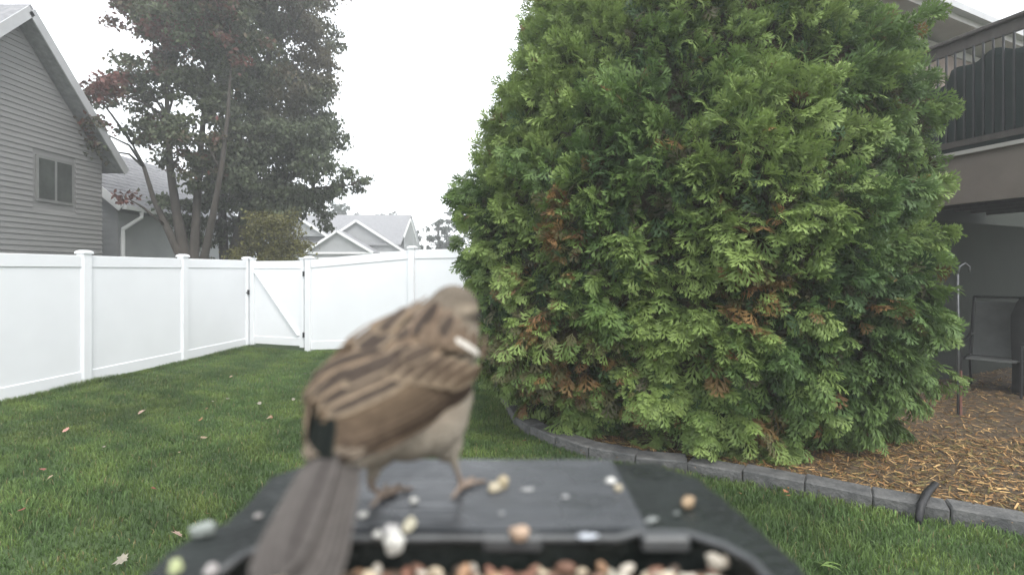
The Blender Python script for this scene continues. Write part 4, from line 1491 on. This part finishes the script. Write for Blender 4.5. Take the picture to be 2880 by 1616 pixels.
seed(726, 1452, .0042, .0036, .0010, (.45, .42, .40), 'small grey crumb on the tray side beyond the tail', None, 'seed_husk', h=H - .0006, cat='husk')
seed(566, 1500, .0105, .0052, .0030, (.42, .46, .43), 'grey green lump stuck on the left corner of the tray', .45, 'corner_lump', h=H - .001, cat='corner_lump', group=None)  # pale grey-green blob on the tray corner
seed(2012, 1588, .0055, .0085, .0028, (.66, .60, .50), 'heart shaped pale nut lobe at the right end of the trough', .7, 'nut_piece', h=H + .006, cat='nut')
seed(2038, 1580, .0045, .0085, .0028, (.60, .52, .42), 'slimmer tan lobe of the heart shaped nut pair', -.45, 'nut_piece', h=H + .006, cat='nut')
seed(497, 1604, .0048, .0085, .0025, (.62, .68, .36), 'yellow green seed clinging to the outer tray wall', .35, h=H - .002, group=None)
seed(592, 1612, .0048, .0055, .0022, (.6, .56, .54), 'whitish seed on the left tray rim at the bottom edge', .35, h=H - .001, group=None)

# bed of mixed seed in the trough: heap surface plus hundreds of seeds (stuff)
hv, hf = [], []
nx_, ny_ = 40, 14
for j in range(ny_ + 1):
    for i in range(nx_ + 1):
        x_ = IX0 + .003 + (IX1 - IX0 - .006) * i / nx_
        y_ = .09 + (TYB - .0025 - .09) * j / ny_
        hv.append((x_, y_, TZ - .0115 + .0015 * math.sin(x_ * 90) * math.sin(y_ * 120 + 1)))
for j in range(ny_):
    for i in range(nx_):
        a_ = j * (nx_ + 1) + i
        hf.append((a_, a_ + 1, a_ + nx_ + 2, a_ + nx_ + 1))
nS = 900
ico = bmesh.new()
bmesh.ops.create_icosphere(ico, subdivisions=2, radius=1)
IV = np.array([v_.co[:] for v_ in ico.verts]); ico.faces.ensure_lookup_table()
IF = np.array([[v_.index for v_ in f_.verts] for f_ in ico.faces]); ico.free()
sx = rng.uniform(IX0 + .005, IX1 - .005, nS); sy = rng.uniform(.12, TYB - .004, nS)
sz = TZ - .0095 + rng.uniform(-.002, .0015, nS)
D = unit(rng.normal(size=(nS, 3)) * np.array([1, 1, .35])); Nn = unit(rng.normal(size=(nS, 3)) * .5 + np.array([0, 0, 1]))
Vs = []
for sc_ in (1,):
    rad_ = rng.uniform(.0016, .0030, nS)
    asp = rng.uniform(1.1, 1.9, nS)
Vs = place(IV * np.array([.8, 1.45, .7]), np.stack([sx, sy, sz], 1), D, Nn, rad_)
pal = np.array([[.20, .11, .075], [.33, .20, .12], [.60, .50, .36], [.12, .09, .07], [.5, .45, .38], [.26, .13, .09], [.42, .36, .28]])
pc = pal[rng.integers(0, 7, nS)] * rng.uniform(.7, 1.15, (nS, 1))
right = (sx > .03) & (rng.uniform(0, 1, nS) < .6)
pc[right] = np.array([.48, .45, .37]) * rng.uniform(.8, 1.1, (right.sum(), 1))
Fs = ((np.arange(nS) * len(IV))[:, None, None] + IF[None]).reshape(-1, 3)
V_all = np.concatenate([np.array(hv), Vs.reshape(-1, 3)])
quads = np.array(hf)
F_all = np.concatenate([quads[:, [0, 1, 2]], quads[:, [0, 2, 3]], Fs + len(hv)])
C_all = np.concatenate([np.tile([[.10, .07, .05]], (len(hv), 1)), np.repeat(pc, len(IV), 0)])
tag(link('seed_mix', np_mesh('seed_mix', V_all, F_all, C_all, smooth=True), M['nut']), 'mixed brown and cream birdseed filling the trough', 'birdseed', kind='stuff')

# ------------------------------------------------------------------ the sparrow
bird = empty('sparrow', (-.045, .25, TZ), 'brown streaked sparrow perched on the feeder tray seen from behind', 'bird')
SP = [((-.0675, .2080, 1.5470), .0085), ((-.0665, .2200, 1.5520), .0145), ((-.0620, .2360, 1.5590), .0232), ((-.0545, .2490, 1.5660), .0268),
      ((-.0450, .2590, 1.5720), .0258), ((-.0370, .2665, 1.5840), .0205), ((-.0320, .2690, 1.5945), .0152), ((-.0298, .2705, 1.6000), .0128)]
cs_, rs_ = [], []
for i in range(len(SP) - 1):
    p0, p1, p2, p3 = [np.array(SP[min(max(i + k, 0), len(SP) - 1)][0]) for k in (-1, 0, 1, 2)]
    r0, r1, r2, r3 = [SP[min(max(i + k, 0), len(SP) - 1)][1] for k in (-1, 0, 1, 2)]
    for t_ in np.linspace(0, 1, 7)[:-1]:
        f4 = lambda a, b, c, d: .5 * (2 * b + (c - a) * t_ + (2 * a - 5 * b + 4 * c - d) * t_ ** 2 + (3 * b - a - 3 * c + d) * t_ ** 3)
        cs_.append(f4(p0, p1, p2, p3)); rs_.append(f4(r0, r1, r2, r3))
cs_.append(np.array(SP[-1][0])); rs_.append(SP[-1][1])
n_spine = len(cs_)
for c_, r_ in (((-.0405, .2525, 1.5525), .0205), ((-.0480, .2480, 1.5520), .0200), ((-.0400, .2570, 1.5600), .0215)):   # full breast and belly
    cs_.append(np.array(c_)); rs_.append(r_)
CS, RS = np.array(cs_), np.array(rs_)


def sdf(P):
    d = np.linalg.norm(P[:, None, :] - CS[None], axis=2) - RS[None]
    k = d.argmin(1)
    return d[np.arange(len(P)), k], k


def hug(P, off):
    P = P.copy()
    for _ in range(3):
        d, k = sdf(P)
        nrm = unit(P - CS[k])
        P += nrm * (off - d)[:, None]
    d, k = sdf(P)
    # smooth normal from several nearby spheres
    dd = np.linalg.norm(P[:, None, :] - CS[None], axis=2) - RS[None]
    w = np.exp(-(dd - dd.min(1, keepdims=True)) / .002)
    nr = unit((unit(P[:, None, :] - CS[None]) * w[:, :, None]).sum(1))
    return P, nr


def body_hit(px, py):
    d = unit(np.array([(px - 1440) / F, 1.0, -(py - 760) / F]))
    t_ = .15
    best = (9, None)
    for _ in range(80):
        p = np.array([[0, 0, CH]]) + d * t_
        s_, _k = sdf(p)
        if s_[0] < best[0]:
            best = (s_[0], p[0])
        if s_[0] < .00005 or t_ > .4:
            break
        t_ += max(s_[0], .0004)
    return best[1]


# body: spheres, thighs, legs and toes fused into one skin
bmb = bmesh.new()
for c_, r_ in zip(CS, RS):
    bmesh.ops.create_icosphere(bmb, subdivisions=3, radius=r_, matrix=Matrix.Translation(c_))
def ell(c_, r3):
    bmesh.ops.create_icosphere(bmb, subdivisions=3, radius=1, matrix=Matrix.Translation(c_) @ Matrix.Diagonal((*r3, 1)))
FW = Vector((.30, .94, -.12)).normalized()      # where the face points
SD = FW.cross(Vector((0, 0, 1))).normalized()   # its right side
HC = Vector((-.0315, .2692, 1.5950))
ell(HC + FW * .0045 - Vector((0, 0, .002)), (.0125, .0125, .0115))
ell(Vector((-.059, .243, 1.5425)), (.0080, .009, .012))
ell(Vector((-.031, .2535, 1.5400)), (.0080, .009, .011))
tmp = bpy.data.meshes.new('tmp'); bmb.to_mesh(tmp); bmb.free()
lg = MB()
lg.v = [tuple(v_.co) for v_ in tmp.vertices]; lg.f = [tuple(p_.vertices) for p_ in tmp.polygons]
feet = {'n': (Vector((-.0605, .2440, 1.5400)), Vector((-.0645, .2425, 1.5215)), Vector((-.0590, .2470, TZ + .0042))),
        'f': (Vector((-.0310, .2540, 1.5400)), Vector((-.0265, .2515, 1.5275)), Vector((-.0240, .2560, TZ + .0042)))}
for k_, (a_, b_, c_) in feet.items():
    lg.tube([a_, (a_ + b_) / 2, b_], [.0062, .0040, .0016], 10)
    lg.tube([b_, (b_ + c_) / 2, c_], [.0016, .0014, .0016], 10)
    for ang in (-.55, 0.0, .5, PI):
        dv = Matrix.Rotation(-ang, 3, 'Z') @ Vector((.34, .94, 0))
        L_ = .0125 if abs(ang) < 1 else .0085
        e1 = c_ + dv * L_ * .5 + Vector((0, 0, .0004)); e2 = c_ + dv * L_ - Vector((0, 0, .0004)); e3 = c_ + dv * (L_ + .0035) - Vector((0, 0, .0011))
        lg.tube([c_, e1, e2, e3], [.0015, .0014, .0012, .0007], 8)
body = lg.build('body', M['plumage'], bird, smooth=True)
rm = body.modifiers.new('r', 'REMESH'); rm.mode = 'VOXEL'; rm.voxel_size = .0010
sm = body.modifiers.new('s', 'SMOOTH'); sm.iterations = 5; sm.factor = .5
dg = bpy.context.evaluated_depsgraph_get()
me2 = bpy.data.meshes.new_from_object(body.evaluated_get(dg))
body.modifiers.clear()
old = body.data
body.data = me2
bpy.data.meshes.remove(old); bpy.data.meshes.remove(tmp)
nvb = len(me2.vertices)
co = np.empty(nvb * 3, np.float32); me2.vertices.foreach_get('co', co); co = co.reshape(-1, 3).astype(float)
no = np.empty(nvb * 3, np.float32); me2.vertices.foreach_get('normal', no); no = no.reshape(-1, 3)
_, kk = sdf(co)
s_par = np.where(kk < n_spine, kk / (n_spine - 1), .4)
belly = np.clip(.55 - no[:, 2] * .9 + (no[:, 0] - no[:, 1] * .0) * .25, 0, 1)[:, None]
cb = np.array([[.15, .112, .078]]) * (1 - belly) + np.array([[.30, .265, .215]]) * belly
hd = np.clip((s_par - .74) / .10, 0, 1)[:, None]
chd = np.array([[.130, .108, .084]])
rel = co - np.array(HC)
fwd = rel @ np.array(FW); sde = np.abs(rel @ np.array(SD)); up_ = rel[:, 2]
stripe = np.exp(-((up_ - .0015 - fwd * .1) / .0026) ** 2) * np.clip((sde - .007) / .004, 0, 1)
brow = np.exp(-((up_ - .0062) / .0022) ** 2) * np.clip((sde - .006) / .004, 0, 1)
throat = np.clip((-up_ - .004) / .006, 0, 1) * np.clip(sde / .01, 0, 1)
ch_ = chd * np.ones((nvb, 1))
ch_ = ch_ * (1 - stripe[:, None] * .72) + np.array([[.20, .165, .12]]) * brow[:, None] * .6
ch_ = ch_ * (1 - throat[:, None] * .5) + np.array([[.32, .27, .21]]) * throat[:, None] * .5
cb = cb * (1 - hd) + ch_ * hd
# nape and mantle streaks run along the back
mant = np.clip((s_par - .15) / .1, 0, 1) * np.clip((.78 - s_par) / .1, 0, 1) * np.clip((no[:, 2] - .15) / .3, 0, 1)
stn = SinNoise(70, 8, 61)(co)
cb = cb * (1 - (mant * np.clip(stn, 0, 1) * .55)[:, None])
leg = (co[:, 2] < 1.5345)
legw = np.clip((1.5270 - co[:, 2]) / .003, 0, 1)[:, None]
cb = cb * (1 - legw) + np.array([[.23, .18, .145]]) * legw
claw = np.clip((TZ + .0028 - co[:, 2]) / .001, 0, 1)[:, None]
cb = cb * (1 - claw * .5)
cb *= rng.normal(1, .05, (nvb, 1))
at_ = me2.color_attributes.new('tint', 'FLOAT_COLOR', 'POINT')
c4 = np.ones((nvb, 4), np.float32); c4[:, :3] = np.clip(cb, .005, 1)
at_.data.foreach_set('color', c4.ravel())
if not me2.materials:
    me2.materials.append(M['plumage'])
me2.polygons.foreach_set('use_smooth', [True] * len(me2.polygons))


def feather(B, T_, width, off, dark, edge, ew=.45, tipw=.9, shape=1.0, hugging=True, nrm=None, nu=12, nv=6, tipc=None):
    """feather lying on the body from B to T_: dark centre, pale margin; returns a mesh"""
    B, T_ = np.array(B, float), np.array(T_, float)
    u = np.linspace(0, 1, nu)
    C = B[None] * (1 - u)[:, None] + T_[None] * u[:, None]
    if hugging:
        lift = off + .0012 * np.sin(PI * np.clip(u, 0, 1)) * .3 + .0005 * u
        Cn, nr = hug(C, 0.0)
        dd, _ = sdf(C)
        o_ = np.maximum(lift, np.where(u > .75, np.minimum(dd, .02), -1))
        C, nr = hug(C, 0.0)
        C = C + nr * o_[:, None]
    else:
        nr = np.tile(unit(np.array(nrm, float)), (nu, 1))
        C = C + nr * (off)
    tg = unit(np.gradient(C, axis=0))
    sd_ = unit(np.cross(nr, tg))
    w = width / 2 * np.sqrt(np.clip(1 - np.clip((u - .72) / .28, 0, 1) ** 2.2, 0, 1)) * (.45 + .55 * np.clip(u / .35, 0, 1) ** .7)
    w[-1] = max(w[-1], width * .06)
    vv = np.linspace(-1, 1, nv + 1)
    P = C[:, None, :] + sd_[:, None, :] * (w[:, None] * vv[None])[:, :, None] - nr[:, None, :] * (np.abs(vv) ** 2 * width * .07)[None, :, None]
    m = np.maximum(np.clip((np.abs(vv)[None] - (1 - ew)) / .18, 0, 1), np.clip((u[:, None] - tipw) / .08, 0, 1))
    col = np.array(dark)[None, None] * (1 - m[:, :, None]) + np.array(edge)[None, None] * m[:, :, None]
    if tipc is not None:
        tm = np.clip((u - tipw + .12) / .1, 0, 1)[:, None, None]
        col = col * (1 - tm) + np.array(tipc)[None, None] * tm
    shaft = np.exp(-(vv / .12) ** 2)[None, :, None]
    col = col * (1 - .25 * shaft)
    col = col * np.random.default_rng(int(abs(B[0] * 1e6)) % 9999).uniform(.88, 1.12)
    ii_ = np.arange(nu * (nv + 1)).reshape(nu, nv + 1)
    Q_ = np.stack([ii_[:-1, :-1], ii_[:-1, 1:], ii_[1:, 1:], ii_[1:, :-1]], -1).reshape(-1, 4)
    return np_mesh('feather', P.reshape(-1, 3), Q_, np.clip(col.reshape(-1, 3), .004, 1), smooth=True)


DK, BUF, BRN, CHE = (.052, .041, .034), (.25, .195, .138), (.115, .084, .060), (.15, .100, .068)


def fadd(me, parent):
    return link('feather', me, M['feather'], parent)


def lerp(a, b, t_):
    return tuple(a[k] + (b[k] - a[k]) * t_ for k in range(len(a)))


# wings: the near-right wing follows the photograph, the left one mirrors it on the hidden flank
wr = link('wing', feather(body_hit(1300, 1075), body_hit(985, 1240), .020, .0008, BRN, BRN), M['feather'], bird)
wr['label'] = 'folded wing with pale wing bar facing the camera'
for i in range(8):        # primaries and secondaries, darkest lowest
    t_ = i / 7
    B = body_hit(*lerp((1322, 1090), (1215, 1035), t_))
    T2 = body_hit(*lerp((985, 1262), (915, 1180), t_))
    T2 = T2 + np.array([-.003, -.006, -.002]) * (1 - t_)
    fadd(feather(B, T2, .0088, .0014 + .0004 * i, lerp((.050, .037, .029), (.105, .076, .052), t_), lerp((.085, .063, .046), (.17, .125, .082), t_), ew=.35, tipw=.95), wr)
for i in range(7):        # greater coverts
    t_ = i / 6
    B = body_hit(*lerp((1330, 1030), (1150, 990), t_))
    T2 = body_hit(*lerp((1235, 1085), (1030, 1075), t_))
    fadd(feather(B, T2, .0078, .0042 + .0002 * i, lerp((.10, .072, .050), (.05, .038, .031), t_), BUF, ew=.42, tipw=.86), wr)
for i in range(6):        # median coverts
    t_ = i / 5
    tip = lerp((1332, 1004), (1190, 985), t_)
    B = body_hit(tip[0] + 12, tip[1] - 62)
    T2 = body_hit(tip[0] - 4, tip[1] + 6)
    fadd(feather(B, T2, .0068, .0046 + .0003 * i, (.115, .084, .060), (.14, .105, .075), ew=.3, tipw=.90), wr)
bar = link('wing_bar', feather(body_hit(1246, 962), body_hit(1318, 1000), .0036, .0056, (.50, .475, .43), (.30, .265, .22), ew=.4, tipw=.95), M['feather'], wr)
for i in range(4):        # tertials
    t_ = i / 3
    B = body_hit(*lerp((1160, 1045), (1080, 1010), t_))
    T2 = body_hit(*lerp((935, 1185), (895, 1120), t_))
    fadd(feather(B, T2, .0092, .0048 + .0005 * i, DK, lerp(BUF, (.30, .22, .15), t_), ew=.40, tipw=.9), wr)
wl = link('wing', feather(np.array((-.070, .272, 1.575)), np.array((-.088, .222, 1.548)), .020, .0008, BRN, BRN), M['feather'], bird)
wl['label'] = 'folded wing on the far flank with blackish tips'
for i in range(8):
    t_ = i / 7
    B = lerp((-.066, .280, 1.560), (-.070, .272, 1.584), t_)
    T2 = lerp((-.0765, .208, 1.546), (-.0760, .214, 1.556), t_)
    fadd(feather(B, T2, .0088, .0014 + .0004 * i, lerp((.03, .032, .030), (.10, .07, .05), t_), lerp((.08, .07, .055), BUF, t_), ew=.35, tipw=.93), wl)

for i in range(4):      # its dark tips showing past the rump
    t_ = i / 3
    B = body_hit(*lerp((892, 1150), (945, 1175), t_)); T2 = body_hit(*lerp((886, 1240), (925, 1262), t_))
    T2 = T2 + np.array([.001, -.009, -.005])
    fadd(feather(B, T2, .0060, .0022 + .0006 * i, (.008, .010, .009), (.022, .024, .020), ew=.18, tipw=.97), wl)

# mantle and scapular feathers in overlapping rows from rump to nape
mt = link('mantle', feather(body_hit(1150, 900), body_hit(1010, 1010), .018, .0006, BRN, CHE), M['feather'], bird)
rows = [((1010, 1130), (905, 1060), 5), ((1060, 1090), (930, 1010), 6), ((1110, 1050), (975, 955), 7), ((1165, 1010), (1030, 915), 7), ((1215, 985), (1090, 885), 7), ((1255, 960), (1140, 862), 6), ((1285, 935), (1170, 848), 5)]
for r_, (pa, pb_, nf) in enumerate(rows):
    for i in range(nf):
        t_ = (i + (.5 if r_ % 2 else 0)) / max(1, nf - .5)
        px_, py_ = lerp(pa, pb_, min(t_, 1))
        px_ += random.uniform(-8, 8); py_ += random.uniform(-6, 6)
        if i == nf - 1 and r_ in (2, 3, 4):
            px_ += 18; py_ += 14
        B = body_hit(px_ + 30, py_ - 18)
        L_ = random.uniform(70, 98)
        dx_, dy_ = -.80, .60
        T2 = body_hit(px_ + dx_ * L_, py_ + dy_ * L_)
        dkk = random.random() < .22
        head = r_ >= 5
        dc = (lerp(DK, BRN, random.uniform(0, .3)) if dkk else lerp(BRN, CHE, random.random()))
        ec = lerp(BUF, CHE, random.uniform(0, .7))
        if head:
            dc = lerp(dc, (.13, .105, .08), .6); ec = lerp(ec, (.14, .115, .088), .7)
        fadd(feather(B, T2, random.uniform(.0058, .0076), .0020 + .0006 * r_ + random.uniform(0, .0004) if r_ < 5 else .0030 - .0008 * (r_ - 5), dc, ec, ew=.40, tipw=.88), mt)

for (b1_, t1_, w_, ec) in (((1150, 895), (1072, 975), .0105, (.21, .16, .11)), ((1102, 955), (1018, 1024), .0115, BUF), ((1022, 1018), (950, 1096), .0105, (.22, .165, .115)),
                           ((958, 1068), (888, 1138), .0105, BUF), ((1232, 872), (1158, 972), .0085, (.24, .17, .12)), ((1122, 1016), (968, 1104), .0092, BUF),
                           ((1206, 992), (1122, 1034), .0072, BUF), ((1262, 905), (1222, 972), .0065, (.17, .13, .095))):
    fadd(feather(body_hit(*b1_), body_hit(*t1_), w_, .0058, lerp(DK, BRN, random.uniform(0, .35)), ec, ew=random.uniform(.24, .42), tipw=random.uniform(.82, 1.0)), mt)

# rump feathers
for i in range(7):
    B = body_hit(*lerp((1010, 1160), (890, 1120), i / 6)); T2 = body_hit(*lerp((985, 1235), (900, 1225), i / 6))
    fadd(feather(B, T2, .0070, .0016, (.13, .105, .076), (.165, .135, .10), ew=.4), mt)

# tail
tl = None
tb0 = np.array((-.0690, .2140, 1.5500)); tip0 = np.array((-.0622, .1475, 1.5305))
tdir = unit(tip0 - tb0)
tup = unit(np.array((0, .25, 1.0)) - tdir * np.dot((0, .25, 1.0), tdir))
tsd = np.cross(tdir, tup)
order = [0, 1, 2, 3, 4, 9, 8, 7, 6, 5]
for j, i in enumerate(order):
    a_ = (i - 4.5) / 4.5
    B = tb0 + tsd * a_ * .0055
    T2 = tip0 + tsd * a_ * .0098 - tdir * abs(a_) * .002
    me = feather(B, T2, .0092, .0007 * j - abs(a_) * .0015, (.064, .057, .053), (.108, .098, .090), ew=.35, tipw=.97, hugging=False, nrm=tup)
    if tl is None:
        tl = link('tail', me, M['feather'], bird)
    else:
        fadd(me, tl)
for i in range(6):   # upper tail coverts
    a_ = (i - 2.5) / 2.5
    fadd(feather(tb0 + tsd * a_ * .006 - tdir * .014, tb0 + tsd * a_ * .008 + tdir * .016, .0082, .0085 - abs(a_) * .003, (.115, .092, .07), (.15, .122, .094), ew=.4, hugging=False, nrm=tup), tl)
# under tail coverts
fadd(feather(tb0 - tdir * .016 - tup * .006, tb0 + tdir * .018 - tup * .003, .017, -.002, (.22, .19, .155), (.24, .21, .17), hugging=False, nrm=tup), tl)

# head details
for s_ in (-1, 1):
    c_ = HC + SD * (s_ * .0122) + FW * .0065 + Vector((0, 0, .0015))
    bm = bmesh.new(); bmesh.ops.create_uvsphere(bm, u_segments=16, v_segments=10, radius=.0022, matrix=Matrix.Translation(c_))
    me = bpy.data.meshes.new('eye'); bm.to_mesh(me); bm.free()
    link('eye', me, M['eye'], bird, smooth=True)
b0_ = HC + FW * .0145 - Vector((0, 0, .0012))
MB().tube([b0_, b0_ + FW * .005, b0_ + FW * .0095 - Vector((0, 0, .001)), b0_ + FW * .0125 - Vector((0, 0, .0025))], [.0045, .0036, .0018, .0004], 12).build('beak', M['beak'], bird, smooth=True)

# ------------------------------------------------------------------ added haze imitating the milky glare of the lens
hzm = bpy.data.materials.new('haze')
hzm.use_nodes = True
hnt = hzm.node_tree
hnt.nodes.clear()
ho = N(hnt, 'ShaderNodeOutputMaterial')
hv_ = N(hnt, 'ShaderNodeVolumePrincipled')
hv_.inputs['Color'].default_value = (.97, .98, .97, 1)
hv_.inputs['Density'].default_value = 0.0065
hv_.inputs['Anisotropy'].default_value = 0.3
hnt.links.new(hv_.outputs[0], ho.inputs['Volume'])
hz = MB().hexa([(-60, -25, -1.2), (60, -25, -1.2), (60, 90, -1.2), (-60, 90, -1.2), (-60, -25, 14), (60, -25, 14), (60, 90, 14), (-60, 90, 14)]).build('haze', hzm)
tag(hz, 'thin pale haze added to imitate milky lens glare', 'haze', kind='stuff')
